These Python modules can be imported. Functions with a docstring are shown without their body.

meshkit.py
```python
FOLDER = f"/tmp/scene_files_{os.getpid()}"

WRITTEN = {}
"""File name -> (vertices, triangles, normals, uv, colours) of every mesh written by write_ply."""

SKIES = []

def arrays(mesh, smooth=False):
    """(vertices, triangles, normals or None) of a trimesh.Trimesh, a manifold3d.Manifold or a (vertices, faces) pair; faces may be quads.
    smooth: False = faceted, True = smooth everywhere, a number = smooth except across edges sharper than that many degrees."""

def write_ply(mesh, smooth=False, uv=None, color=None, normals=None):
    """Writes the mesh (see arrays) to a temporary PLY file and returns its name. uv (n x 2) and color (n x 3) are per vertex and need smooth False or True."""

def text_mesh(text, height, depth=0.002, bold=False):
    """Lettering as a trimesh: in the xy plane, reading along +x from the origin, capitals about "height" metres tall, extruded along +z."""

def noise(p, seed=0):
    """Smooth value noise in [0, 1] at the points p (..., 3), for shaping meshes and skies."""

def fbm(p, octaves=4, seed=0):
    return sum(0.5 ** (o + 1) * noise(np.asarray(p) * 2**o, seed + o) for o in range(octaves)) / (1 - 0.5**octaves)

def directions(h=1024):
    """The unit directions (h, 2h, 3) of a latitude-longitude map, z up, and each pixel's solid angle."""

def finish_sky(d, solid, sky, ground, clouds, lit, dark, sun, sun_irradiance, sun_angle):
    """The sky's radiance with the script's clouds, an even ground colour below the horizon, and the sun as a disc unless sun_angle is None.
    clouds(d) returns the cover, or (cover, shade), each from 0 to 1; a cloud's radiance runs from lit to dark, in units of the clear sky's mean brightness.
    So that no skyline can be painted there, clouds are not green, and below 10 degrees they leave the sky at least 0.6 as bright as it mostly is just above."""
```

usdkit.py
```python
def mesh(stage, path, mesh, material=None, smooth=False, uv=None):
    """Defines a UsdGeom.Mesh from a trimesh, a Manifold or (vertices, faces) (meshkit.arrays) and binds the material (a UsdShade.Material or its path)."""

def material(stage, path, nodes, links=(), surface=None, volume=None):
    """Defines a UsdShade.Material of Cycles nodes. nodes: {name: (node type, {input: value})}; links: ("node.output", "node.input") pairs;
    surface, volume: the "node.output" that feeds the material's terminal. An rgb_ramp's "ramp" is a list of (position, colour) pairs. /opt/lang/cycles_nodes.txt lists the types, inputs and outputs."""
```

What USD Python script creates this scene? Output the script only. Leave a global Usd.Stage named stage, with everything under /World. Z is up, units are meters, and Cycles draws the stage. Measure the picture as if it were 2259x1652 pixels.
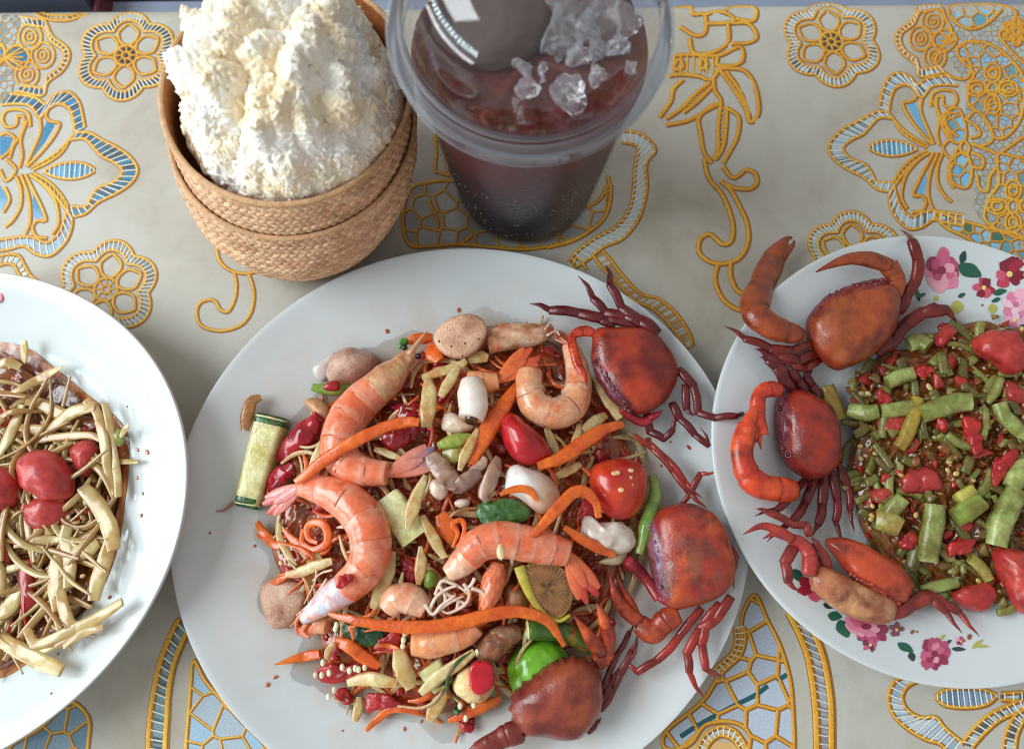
import math, random, numpy as np, trimesh, usdkit, meshkit
from pxr import Usd, UsdGeom, UsdLux, UsdShade, Gf, Sdf, Vt
from scipy.spatial import Voronoi, cKDTree
from shapely.geometry import Polygon, LineString, Point
RNG = np.random.default_rng(7)
stage = Usd.Stage.CreateInMemory()
UsdGeom.SetStageUpAxis(stage, UsdGeom.Tokens.z); UsdGeom.SetStageMetersPerUnit(stage, 1.0)
WORLD = UsdGeom.Xform.Define(stage, '/World').GetPrim(); UsdGeom.Scope.Define(stage, '/World/Looks')
stage.SetDefaultPrim(WORLD)

# ------------------------------------------------------------------ camera, light, exposure
PITCH, ROLL, CAMH, FPX = 0.1978, -0.0085, 0.3583, 1700.0     # a phone held 36 cm above the table
_f = np.array([0, math.sin(PITCH), -math.cos(PITCH)]); _u = np.array([0, math.cos(PITCH), math.sin(PITCH)]); _x = np.array([1.0, 0, 0])
RIGHT = math.cos(ROLL) * _x + math.sin(ROLL) * _u; UP = -math.sin(ROLL) * _x + math.cos(ROLL) * _u; FWD = _f
EYE = np.array([0, 0, CAMH])
cam = UsdGeom.Camera.Define(stage, '/World/camera')
cam.CreateHorizontalApertureAttr(36.0); cam.CreateVerticalApertureAttr(36.0 * 748 / 1024)
cam.CreateFocalLengthAttr(36.0 * FPX / 2259); cam.CreateClippingRangeAttr(Gf.Vec2f(0.01, 50))
cam.AddTransformOp().Set(Gf.Matrix4d(*RIGHT, 0, *UP, 0, *(-FWD), 0, *EYE, 1))
cam.CreateFStopAttr(6.0); cam.CreateFocusDistanceAttr(0.335); cam.CreateExposureAttr(0.26)

def rect_light(name, pos, target, w, h, inten, color):
    L = UsdLux.RectLight.Define(stage, '/World/' + name)
    L.CreateWidthAttr(w); L.CreateHeightAttr(h); L.CreateIntensityAttr(inten); L.CreateColorAttr(Gf.Vec3f(*color))
    z = np.array(pos, float) - np.array(target, float); z /= np.linalg.norm(z)
    x = np.cross([0, 0, 1.0], z); x /= np.linalg.norm(x); y = np.cross(z, x)
    L.AddTransformOp().Set(Gf.Matrix4d(*x, 0, *y, 0, *z, 0, *pos, 1))
    return L
# open shop front to the upper left: one bright plain opening and a louvred one beside it
rect_light('window_light', (-1.42, 0.20, 1.32), (0.02, 0.05, 0), 1.25, 0.95, 8.2, (0.89, 0.97, 1.0))
LC = np.array([-1.25, -0.30]); LD = np.array([.30, -.95]); LD = LD / np.linalg.norm(LD)      # low window on the left, upright blinds above a plain pane
for k in range(16):
    q = LC + LD * (k - 7.5) * .085; rect_light('blind_light' + ('_%03d' % k if k else ''), (q[0], q[1], .40), (0, 0, .40), .030, .15, 22.0, (0.72, 0.92, 1.0))
rect_light('pane_light', (LC[0], LC[1], .14), (0, 0, .14), 1.30, .07, 10.0, (0.97, 0.98, 1.0))
dome = UsdLux.DomeLight.Define(stage, '/World/room_light')
dm = usdkit.material(stage, '/World/Looks/room_light', {'b': ('background_shader', {'color': (0.98, 0.97, 0.95), 'strength': 0.40})}, surface='b.background')
UsdShade.MaterialBindingAPI.Apply(dome.GetPrim()).Bind(dm)

# ------------------------------------------------------------------ helpers: pictures to places
def W(px, py, z):
    px, py, z = np.broadcast_arrays(np.asarray(px, float), np.asarray(py, float), np.asarray(z, float))
    d = ((px - 1129.5) / FPX)[..., None] * RIGHT + (-(py - 826.0) / FPX)[..., None] * UP + FWD
    return EYE + d * ((z - CAMH) / d[..., 2])[..., None]
FR = dict(A=(508.3, 677.7, .2502), B=(1016.5, 677.7, .2502), C=(508.3, 1016.5, .2502), D=(960.0, 1016.5, .2502), E=(564.7, 1238.5, .2502), F=(1073.0, 1238.5, .2502),
          G=(1468.3, 508.3, .35), H=(1468.3, 1073.0, .35), I=(0, 508.3, .35), J=(0, 1073.0, .35), K=(0, 0, .35), M=(734.2, 0, .35), N=(1468.3, 0, .35), Q=(734.2, 508.3, .35), P=(0, 0, 1.0))
PXM = 0.000205
def T(fr, pts, base=0.0, lift=0.0):
    """traced points (x, y[, extra lift in mm]) to world points standing lift above base (a number or a function of x, y)"""
    ox, oy, s = FR[fr]
    p = np.array([(q[0], q[1]) for q in pts], float); e = np.array([q[2] * 1e-3 if len(q) > 2 else 0.0 for q in pts])
    p = p * s + (ox, oy)
    z = np.full(len(p), 0.01)
    for _ in range(6 if callable(base) else 1):
        z = (base(*W(p[:, 0], p[:, 1], z)[:, :2].T) if callable(base) else base) + lift + e
        w = W(p[:, 0], p[:, 1], z)
    return W(p[:, 0], p[:, 1], z)
def U(fr, n): return n * FR[fr][2] * PXM        # a traced length in metres

# ------------------------------------------------------------------ helpers: meshes with a colour per vertex
class M3:
    def __init__(s, v, f, c=None): s.v = np.asarray(v, float); s.f = np.asarray(f, int); s.c = c
    def col(s, c): s.c = np.broadcast_to(np.asarray(c, float), s.v.shape).copy(); return s
def cat(ms):
    ms = [m for m in ms if m is not None]; at = np.cumsum([0] + [len(m.v) for m in ms])
    return M3(np.vstack([m.v for m in ms]), np.vstack([m.f + a for m, a in zip(ms, at)]), None if any(m.c is None for m in ms) else np.vstack([m.c for m in ms]))
def lin(r, g, b): 
    x = np.array([r, g, b], float) / 255; return np.where(x < .04045, x / 12.92, ((x + .055) / 1.055) ** 2.4)
def C(r, g, b, k=1.3): return np.clip(lin(r, g, b) * k * .91, 0.002, 0.88)     # surface colour from a colour seen under this light
def mix(a, b, t): t = np.asarray(t)[..., None]; return np.asarray(a) * (1 - t) + np.asarray(b) * t
def smooth(p, m, closed=False):
    """Catmull-Rom through p, m points evenly spaced"""
    p = np.asarray(p, float); n = len(p)
    if closed: q = np.vstack([p[-1], p, p[:2]]); segs = n
    else: q = np.vstack([2 * p[0] - p[1], p, 2 * p[-1] - p[-2]]); segs = n - 1
    t = np.linspace(0, 1, 12, endpoint=False)[:, None]; out = []
    for i in range(segs):
        a, b, c, d = q[i:i + 4]
        out.append(.5 * (2 * b + (c - a) * t + (2 * a - 5 * b + 4 * c - d) * t ** 2 + (3 * b - a - 3 * c + d) * t ** 3))
    out = np.vstack(out + [q[1 + segs][None]])
    L = np.r_[0, np.cumsum(np.linalg.norm(np.diff(out, axis=0), axis=1))]
    s = np.linspace(0, L[-1], m + 1 if closed else m)
    r = np.stack([np.interp(s, L, out[:, k]) for k in range(out.shape[1])], 1)
    return r[:-1] if closed else r
def prof(v, t):
    if callable(v): return v(t)
    v = np.atleast_1d(np.asarray(v, float)); return np.interp(t, np.linspace(0, 1, len(v)), v)
def sweep(pts, a, b=None, n=10, m=None, pw=2.0, roll=0.0, raw=False, up=(0, 0, 1.0)):
    """a tube along pts; a, b half width and half height (profiles along it); returns mesh, t and angle of each vertex"""
    pts = np.asarray(pts, float); m = m or max(8, 5 * len(pts))
    p = pts if raw else smooth(pts, m); m = len(p); t = np.linspace(0, 1, m)
    d = np.gradient(p, axis=0); d /= np.maximum(np.linalg.norm(d, axis=1), 1e-12)[:, None]
    up = np.broadcast_to(np.asarray(up, float), p.shape)
    side = np.cross(d, up); bad = np.linalg.norm(side, axis=1) < 0.25
    if bad.any(): side[bad] = np.cross(d[bad], [0.3, 1.0, 0.1])
    side /= np.linalg.norm(side, axis=1)[:, None]; nrm = np.cross(side, d)
    r = prof(roll, t)[:, None]; s2 = side * np.cos(r) + nrm * np.sin(r); n2 = -side * np.sin(r) + nrm * np.cos(r)
    A = prof(a, t); B = A if b is None else prof(b, t)
    th = np.arange(n) / n * 2 * math.pi; cx, sx = np.cos(th), np.sin(th)
    cx, sx = np.sign(cx) * np.abs(cx) ** (2 / pw), np.sign(sx) * np.abs(sx) ** (2 / pw)
    V = (p[:, None] + s2[:, None] * (A[:, None] * cx)[..., None] + n2[:, None] * (B[:, None] * sx)[..., None]).reshape(-1, 3)
    i, j = np.meshgrid(np.arange(m - 1), np.arange(n), indexing='ij'); q = i * n + j; q2 = i * n + (j + 1) % n
    F = np.vstack([np.stack([q, q2 + n, q2], -1).reshape(-1, 3), np.stack([q, q + n, q2 + n], -1).reshape(-1, 3)])[:, ::-1]
    k = len(V); V = np.vstack([V, p[0], p[-1]]); j = np.arange(n); e = (m - 1) * n
    F = np.vstack([F, np.stack([np.full(n, k), (j + 1) % n, j], 1), np.stack([np.full(n, k + 1), e + j, e + (j + 1) % n], 1)])
    tt = np.r_[np.repeat(t, n), 0, 1]; aa = np.r_[np.tile(th, m), 0, 0]
    F = F[:, ::-1]
    return M3(V, F), tt, aa
def pillow(out, ht, hb, rings=7, p=2.0, n=40, c=None, amp=0.0, fs=150.0, seed=0, surf=None):
    """a rounded body whose outline is out (world points): domed ht above it and hb below"""
    o = smooth(out, n, True); cen = o.mean(0) if c is None else np.asarray(c)
    s = np.sin(np.linspace(0, math.pi / 2, rings + 1)[1:]); h = np.maximum(0, 1 - s ** p) ** (1 / p)
    top = [cen + (o - cen) * q + np.array([0, 0, ht * k]) for q, k in zip(s, h)]
    bot = [cen + (o - cen) * q - np.array([0, 0, hb * k]) for q, k in zip(s[:-1], h[:-1])][::-1]
    V = np.vstack([cen + [[0, 0, ht]]] + top + bot + [cen - [[0, 0, hb]]])
    S = np.r_[0, np.repeat(np.r_[s, s[:-1][::-1]], n), 0]; ang = np.r_[0, np.tile(np.arange(n) / n, 2 * rings - 1), 0]
    R = 2 * rings - 1; F = []; j = np.arange(n); j2 = (j + 1) % n
    F.append(np.stack([np.zeros(n, int), 1 + j, 1 + j2], 1))
    for i in range(R - 1):
        a = 1 + i * n; b = a + n
        F += [np.stack([a + j, b + j, b + j2], 1), np.stack([a + j, b + j2, a + j2], 1)]
    F.append(np.stack([np.full(n, 1 + R * n), 1 + (R - 1) * n + j2, 1 + (R - 1) * n + j], 1))
    F = np.vstack(F)
    area = 0.5 * np.sum(o[:, 0] * np.roll(o[:, 1], -1) - np.roll(o[:, 0], -1) * o[:, 1])
    if area < 0: F = F[:, ::-1]
    if amp: 
        g = V - cen; g = g / np.maximum(np.linalg.norm(g, axis=1), 1e-9)[:, None]
        V = V + g * ((meshkit.fbm(V * fs, 3, seed) - .5) * 2 * amp)[:, None]
    return M3(V, F), S, ang
def ball(c, r, sub=2, sc=(1, 1, 1)):
    s = trimesh.creation.icosphere(sub, 1.0); return M3(s.vertices * np.asarray(sc) * r + np.asarray(c), s.faces)
def hull(pts):
    h = trimesh.convex.convex_hull(np.asarray(pts)); return M3(h.vertices, h.faces)
def revolve(prof_, n, cen=(0, 0), sx=1.0, sy=1.0, rot=0.0, shear=(0, 0)):
    pr = np.asarray(prof_, float); th = np.arange(n) / n * 2 * math.pi
    x = pr[:, None, 0] * np.cos(th) * sx; y = pr[:, None, 0] * np.sin(th) * sy; z = np.broadcast_to(pr[:, None, 1], x.shape)
    X = x * math.cos(rot) - y * math.sin(rot) + cen[0] + shear[0] * z; Y = x * math.sin(rot) + y * math.cos(rot) + cen[1] + shear[1] * z
    V = np.stack([X, Y, z], -1).reshape(-1, 3); m = len(pr)
    i, j = np.meshgrid(np.arange(m - 1), np.arange(n), indexing='ij'); a = i * n + j; b = i * n + (j + 1) % n
    F = np.vstack([np.stack([a, b, b + n], -1).reshape(-1, 3), np.stack([a, b + n, a + n], -1).reshape(-1, 3)])
    return M3(V, F)
def vary(m, base, other, fs=120.0, seed=0, lo=.35, hi=.65, oct=3):
    """mottled pigment: base to other by noise"""
    t = np.clip((meshkit.fbm(m.v * fs + seed * 3.1, oct, seed) - lo) / (hi - lo), 0, 1); m.c = mix(base, other, t); return m

# ------------------------------------------------------------------ helpers: things of the scene
NAMES = {}
def fresh(parent, name):
    k = (parent, name); n = NAMES.get(k, 0); NAMES[k] = n + 1
    return name if n == 0 else '%s_%03d' % (name, n)
def put(path, m, mat, smooth_=True, at=(0, 0, 0)):
    v, f, nn = meshkit.arrays((m.v - np.asarray(at), m.f), smooth_)
    g = UsdGeom.Mesh.Define(stage, path)
    g.CreatePointsAttr(Vt.Vec3fArray.FromNumpy(v.astype(np.float32))); g.CreateFaceVertexCountsAttr(Vt.IntArray.FromNumpy(np.full(len(f), 3, np.int32)))
    g.CreateFaceVertexIndicesAttr(Vt.IntArray.FromNumpy(f.astype(np.int32).ravel())); g.CreateSubdivisionSchemeAttr('none')
    if getattr(m, 'n', None) is not None: nn = m.n
    if nn is not None: g.CreateNormalsAttr(Vt.Vec3fArray.FromNumpy(nn.astype(np.float32))); g.SetNormalsInterpolation('vertex')
    if m.c is not None and len(v) != len(m.c): m = M3(m.v, m.f, m.c[cKDTree(m.v).query(v + np.asarray(at))[1]])
    if m.c is not None:
        UsdGeom.PrimvarsAPI(g).CreatePrimvar('Col', Sdf.ValueTypeNames.Color3fArray, 'vertex').Set(Vt.Vec3fArray.FromNumpy(np.asarray(m.c, np.float32)))
    UsdShade.MaterialBindingAPI.Apply(g.GetPrim()).Bind(MAT[mat]); return g.GetPrim()
def tag(p, label=None, catg=None, group=None, kind=None):
    for k, v in (('label', label), ('category', catg), ('group', group), ('kind', kind)):
        if v: p.SetCustomDataByKey(k, v)
    return p
def thing(name, label, catg, parts, group=None, kind=None):
    """parts: a mesh (mesh, material[, smooth]) or a list of (part name, mesh, material, smooth[, sub-parts[, label]])"""
    path = '/World/' + fresh('', name)
    if isinstance(parts, tuple):
        v = parts[0].v; at = np.r_[(v.min(0) + v.max(0))[:2] / 2, v[:, 2].min()]
        g = put(path, parts[0], parts[1], parts[2] if len(parts) > 2 else True, at); UsdGeom.Xformable(g).AddTranslateOp().Set(Gf.Vec3d(*at))
        return tag(g, label, catg, group, kind)
    v = np.vstack([q[1].v for q in parts]); at = np.r_[(v.min(0) + v.max(0))[:2] / 2, v[:, 2].min()]
    x = UsdGeom.Xform.Define(stage, path); x.AddTranslateOp().Set(Gf.Vec3d(*at))
    for q in parts:
        pp = path + '/' + fresh(path, q[0]); pr = put(pp, q[1], q[2], q[3] if len(q) > 3 else True, at)
        if len(q) > 5 and q[5]: pr.SetCustomDataByKey('label' if q[5] != 'stuff' else 'kind', q[5])
        for s in (q[4] if len(q) > 4 and q[4] else []):
            sp = put(pp + '/' + fresh(pp, s[0]), s[1], s[2], s[3] if len(s) > 3 else True, at)
            if len(s) > 4: sp.SetCustomDataByKey('kind', s[4])
    return tag(x.GetPrim(), label, catg, group, kind)

# ------------------------------------------------------------------ materials
MAT = {}
def food(name, rough=.35, sss=.15, rad=(1, .35, .2), scale=.002, var=.25, vs=260.0, bump=.25, bs=500.0, coat=0.0, spec=.5, rv=.12, stain=None, sf=(.55, .70), ss=130.0):
    n = {'g': ('geometry', {}), 'a': ('attribute', {'attribute': 'Col'}), 'n': ('noise_texture', {'scale': vs, 'detail': 4.0, 'roughness': .6}),
         'r': ('rgb_ramp', {'ramp': [(.3, (1 - var,) * 3), (.7, (1 + var * .5,) * 3)]}), 'm': ('mix_color', {'blend_type': 'multiply', 'fac': 1.0, 'use_clamp': False}),
         'n2': ('noise_texture', {'scale': bs, 'detail': 3.0}), 'b': ('bump', {'strength': bump, 'distance': .0006}),
         'rr': ('map_range', {'from_min': .3, 'from_max': .7, 'to_min': max(.03, rough - rv), 'to_max': rough + rv, 'clamp': True}),
         'p': ('principled_bsdf', {'subsurface_weight': sss, 'subsurface_radius': rad, 'subsurface_scale': scale, 'coat_weight': coat, 'coat_roughness': .08, 'specular_ior_level': spec})}
    l = [('g.position', 'n.vector'), ('g.position', 'n2.vector'), ('n.fac', 'r.fac'), ('a.color', 'm.a'), ('r.color', 'm.b'), ('m.result', 'p.base_color'), ('n2.fac', 'b.height'), ('b.normal', 'p.normal'), ('n.fac', 'rr.value'), ('rr.result', 'p.roughness')]
    if stain is not None:      # dressing soaked into the food
        n.update({'sn': ('noise_texture', {'scale': ss, 'detail': 5.0, 'roughness': .65}), 'sr': ('map_range', {'from_min': sf[0], 'from_max': sf[1], 'to_min': 0, 'to_max': .8, 'clamp': True}), 'sm': ('mix_color', {'b': stain})})
        l = [q for q in l if q != ('m.result', 'p.base_color')] + [('g.position', 'sn.vector'), ('sn.fac', 'sr.value'), ('sr.result', 'sm.fac'), ('m.result', 'sm.a'), ('sm.result', 'p.base_color')]
    MAT[name] = usdkit.material(stage, '/World/Looks/' + name, n, l, surface='p.BSDF')
food('shell', rough=.30, sss=.04, var=.22, vs=190, bump=.30, bs=900, coat=.10, stain=C(84, 26, 26), sf=(.47, .66), ss=85)
food('prawn_flesh', rough=.20, sss=.16, rad=(1, .4, .25), var=.2, vs=420, bump=.3, bs=520, coat=.2, stain=C(214, 92, 50, 1.15), sf=(.50, .70), ss=120)
food('vegetable', rough=.24, sss=.18, rad=(1, .5, .2), var=.25, vs=420, bump=.35, bs=800, coat=.25, stain=C(170, 66, 30), sf=(.56, .72))
food('fibrous', rough=.26, sss=.2, rad=(1, .7, .4), var=.22, vs=500, bump=.4, bs=700, coat=.25, stain=C(176, 96, 44), sf=(.50, .70))
food('wet_papaya', rough=.22, sss=.2, rad=(1, .7, .35), var=.12, vs=300, bump=.15, bs=600, coat=.4, stain=C(170, 104, 48), sf=(.46, .85), ss=60)
food('sauced_bean', rough=.30, sss=.12, rad=(1, .6, .2), var=.3, vs=420, bump=.5, bs=700, coat=.15, stain=C(110, 66, 28), sf=(.42, .80), ss=200)
food('tomato_soft', rough=.34, sss=.25, rad=(1, .2, .1), var=.3, vs=180, bump=.25, bs=420, coat=.1, stain=C(150, 50, 36), sf=(.5, .7))
food('tomato_skin', rough=.20, sss=.15, rad=(1, .15, .08), var=.3, vs=160, bump=.12, bs=260, coat=.15, rv=.08)
food('squid_flesh', rough=.28, sss=.35, rad=(1, .8, .6), var=.12, vs=240, bump=.2, bs=500, coat=.2, stain=C(190, 120, 80), sf=(.56, .74))
food('meat', rough=.42, sss=.12, var=.3, vs=700, bump=.5, bs=1100)
food('leaf', rough=.33, sss=.05, var=.4, vs=500, bump=.6, bs=600, coat=.15)
food('sauce', rough=.16, sss=.05, var=.4, vs=240, bump=.45, bs=420, coat=.4)
food('rice_grain', rough=.34, sss=0.0, rad=(1, .9, .7), scale=.006, var=.04, vs=120, bump=.05)
food('straw', rough=.55, sss=0, var=.3, vs=420, bump=.45, bs=1500, spec=.3)
food('print', rough=.18, sss=0, var=.12, vs=900, bump=0, coat=.3)
food('cord', rough=.42, sss=0, var=.3, vs=1500, bump=.35, bs=2600, spec=.4)
food('metal_paint', rough=.4, sss=0, var=.12, vs=30, bump=.05)
def simple(name, nodes, links, surface): MAT[name] = usdkit.material(stage, '/World/Looks/' + name, nodes, links, surface=surface)
simple('melamine', {'g': ('geometry', {}), 'n': ('noise_texture', {'scale': 14.0, 'detail': 4.0}), 'r': ('rgb_ramp', {'ramp': [(.3, (.585, .635, .65)), (.7, (.64, .685, .70))]}),
    'n2': ('noise_texture', {'scale': 60.0, 'detail': 2.0}), 'b': ('bump', {'strength': .06, 'distance': .001}),
    'p': ('principled_bsdf', {'roughness': .2, 'specular_ior_level': .5, 'coat_weight': .3, 'coat_roughness': .1})},
    [('g.position', 'n.vector'), ('n.fac', 'r.fac'), ('r.color', 'p.base_color'), ('g.position', 'n2.vector'), ('n2.fac', 'b.height'), ('b.normal', 'p.normal')], 'p.BSDF')
simple('stained_melamine', {'g': ('geometry', {}), 'n': ('noise_texture', {'scale': 14.0, 'detail': 4.0}), 'r': ('rgb_ramp', {'ramp': [(.3, (.585, .635, .65)), (.7, (.64, .685, .70))]}),
    'd': ('vector_math', {'math_type': 'distance', 'vector2': (-.022, .003, .012)}), 'dr': ('map_range', {'from_min': .080, 'from_max': .122, 'to_min': 1, 'to_max': 0, 'clamp': True}), 'sn': ('noise_texture', {'scale': 38.0, 'detail': 6.0, 'roughness': .65, 'distortion': .5}), 'sr': ('map_range', {'from_min': .40, 'from_max': .66, 'to_min': 0, 'to_max': .6, 'clamp': True}), 'mu': ('math', {'math_type': 'multiply'}), 'mx': ('mix_color', {'b': (.58, .40, .27)}),
    'p': ('principled_bsdf', {'roughness': .22, 'specular_ior_level': .5, 'coat_weight': .3, 'coat_roughness': .1})},
    [('g.position', 'n.vector'), ('n.fac', 'r.fac'), ('g.position', 'd.vector1'), ('d.value', 'dr.value'), ('g.position', 'sn.vector'), ('sn.fac', 'sr.value'), ('dr.result', 'mu.value1'), ('sr.result', 'mu.value2'), ('mu.value', 'mx.fac'), ('r.color', 'mx.a'), ('mx.result', 'p.base_color')], 'p.BSDF')
simple('oil_film', {'a': ('attribute', {'attribute': 'Col'}), 't': ('transparent_bsdf', {}), 'g': ('glossy_bsdf', {'color': (1, 1, 1), 'roughness': .12}), 'f': ('fresnel', {'IOR': 1.25}), 'm': ('mix_closure', {})}, [('a.color', 't.color'), ('f.fac', 'm.fac'), ('t.BSDF', 'm.closure1'), ('g.BSDF', 'm.closure2')], 'm.closure')
simple('vinyl_cloth', {'g': ('geometry', {}), 'n': ('noise_texture', {'scale': 11.0, 'detail': 6.0, 'roughness': .6, 'distortion': .6}), 'r': ('rgb_ramp', {'ramp': [(.30, (.38, .33, .25)), (.47, (.485, .46, .395)), (.62, (.52, .515, .465))]}),
    'n3': ('noise_texture', {'scale': 42.0, 'detail': 5.0, 'roughness': .7}), 'r3': ('rgb_ramp', {'ramp': [(.30, (.88, .86, .83)), (.5, (1, 1, 1))]}), 'm': ('mix_color', {'blend_type': 'multiply', 'fac': .8}),
    'n2': ('noise_texture', {'scale': 1400.0, 'detail': 2.0}), 'b': ('bump', {'strength': .18, 'distance': .0004}),
    'p': ('principled_bsdf', {'roughness': .42, 'specular_ior_level': .4})},
    [('g.position', 'n.vector'), ('n.fac', 'r.fac'), ('g.position', 'n3.vector'), ('n3.fac', 'r3.fac'), ('r.color', 'm.a'), ('r3.color', 'm.b'), ('m.result', 'p.base_color'), ('g.position', 'n2.vector'), ('n2.fac', 'b.height'), ('b.normal', 'p.normal')], 'p.BSDF')
for nm, rg, lo, hi in (('clear_plastic', .04, .06, 1.0), ('cup_plastic', .22, .015, .22)):
    simple(nm, {'t': ('transparent_bsdf', {'color': (.95, .955, .965)}), 'g': ('glossy_bsdf', {'color': (1, 1, 1), 'roughness': rg}), 'f': ('fresnel', {'IOR': 1.5}), 'mr': ('map_range', {'from_min': .04, 'from_max': 1, 'to_min': lo, 'to_max': hi}), 'm': ('mix_closure', {})},
        [('f.fac', 'mr.value'), ('mr.result', 'm.fac'), ('t.BSDF', 'm.closure1'), ('g.BSDF', 'm.closure2')], 'm.closure')
simple('clear_plastic_rim', {'t': ('transparent_bsdf', {'color': (.86, .875, .90)}), 'd': ('principled_bsdf', {'base_color': (.60, .62, .66), 'roughness': .10, 'coat_weight': .5}), 'f': ('layer_weight', {'blend': .35}), 'mr': ('map_range', {'from_min': 0, 'from_max': 1, 'to_min': .06, 'to_max': .62}), 'm': ('mix_closure', {})},
    [('f.facing', 'mr.value'), ('mr.result', 'm.fac'), ('t.BSDF', 'm.closure1'), ('d.BSDF', 'm.closure2')], 'm.closure')
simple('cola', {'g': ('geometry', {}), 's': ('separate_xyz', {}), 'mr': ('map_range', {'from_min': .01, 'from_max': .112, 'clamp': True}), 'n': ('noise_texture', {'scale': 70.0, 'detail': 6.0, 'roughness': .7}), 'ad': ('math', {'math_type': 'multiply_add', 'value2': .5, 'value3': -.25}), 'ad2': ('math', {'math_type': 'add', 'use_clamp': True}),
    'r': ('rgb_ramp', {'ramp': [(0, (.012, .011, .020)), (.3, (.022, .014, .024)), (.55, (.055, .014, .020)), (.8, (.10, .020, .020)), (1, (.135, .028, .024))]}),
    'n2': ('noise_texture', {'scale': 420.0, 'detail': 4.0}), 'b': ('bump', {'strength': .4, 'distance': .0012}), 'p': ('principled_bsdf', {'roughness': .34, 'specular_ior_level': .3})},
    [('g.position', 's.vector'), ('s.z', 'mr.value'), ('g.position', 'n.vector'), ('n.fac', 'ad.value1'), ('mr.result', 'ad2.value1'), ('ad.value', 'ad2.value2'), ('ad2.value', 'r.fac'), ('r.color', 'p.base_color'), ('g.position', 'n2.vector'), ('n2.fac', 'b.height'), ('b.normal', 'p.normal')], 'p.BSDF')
for nm, bc, tr in (('ice', (.86, .85, .88), .88), ('brown_ice', (.17, .12, .11), .35)):
    simple(nm, {'g': ('geometry', {}), 'n2': ('noise_texture', {'scale': 330.0, 'detail': 3.0}), 'b': ('bump', {'strength': .35, 'distance': .001}), 'p': ('principled_bsdf', {'base_color': bc, 'roughness': .07, 'transmission_weight': tr, 'ior': 1.31, 'specular_ior_level': .6})},
        [('g.position', 'n2.vector'), ('n2.fac', 'b.height'), ('b.normal', 'p.normal')], 'p.BSDF')
simple('beads', {'p': ('principled_bsdf', {'base_color': (.6, .6, .66), 'roughness': .08, 'transmission_weight': .85, 'ior': 1.33})}, [], 'p.BSDF')

# ------------------------------------------------------------------ setting: ledge behind the table, table, cloth
EDGE = W(1100, 14, 0)[1]                       # far edge of the table
def box(x0, x1, y0, y1, z0, z1, b=.001):
    pts = []
    for sx in (0, 1):
        for sy in (0, 1):
            for sz in (0, 1):
                q = np.array([x1 if sx else x0, y1 if sy else y0, z1 if sz else z0]); d = np.array([-1 if sx else 1, -1 if sy else 1, -1 if sz else 1]) * b
                pts += [q + d * (0, 1, 1), q + d * (1, 0, 1), q + d * (1, 1, 0)]
    return hull(pts)
blue = C(120, 130, 150); dk = C(78, 86, 104)
lp = [('rail', box(-.5, .5, EDGE + .050, EDGE + .30, -.06, -.012).col(blue), 'metal_paint', False),
      ('rail', box(-.5, .5, EDGE + .026, EDGE + .044, -.06, -.017).col(C(100, 110, 130)), 'metal_paint', False),
      ('rail', box(-.5, .5, EDGE + .008, EDGE + .022, -.06, -.022).col(C(128, 138, 158)), 'metal_paint', False),
      ('base', box(-.55, .55, EDGE + .006, EDGE + .34, -.09, -.062).col(C(60, 64, 76)), 'metal_paint', False),
      ('end_block', box(-.285, -.226, EDGE + .010, EDGE + .2, -.055, .004).col(dk), 'metal_paint', False),
      ('seal_strip', box(-.2235, -.2205, EDGE + .004, EDGE + .2, -.055, -.008).col(C(90, 30, 38)), 'metal_paint', False)]
thing('metal_ledge', 'blue grey painted metal rail ledge behind the far edge of the table', 'ledge', lp)
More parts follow.
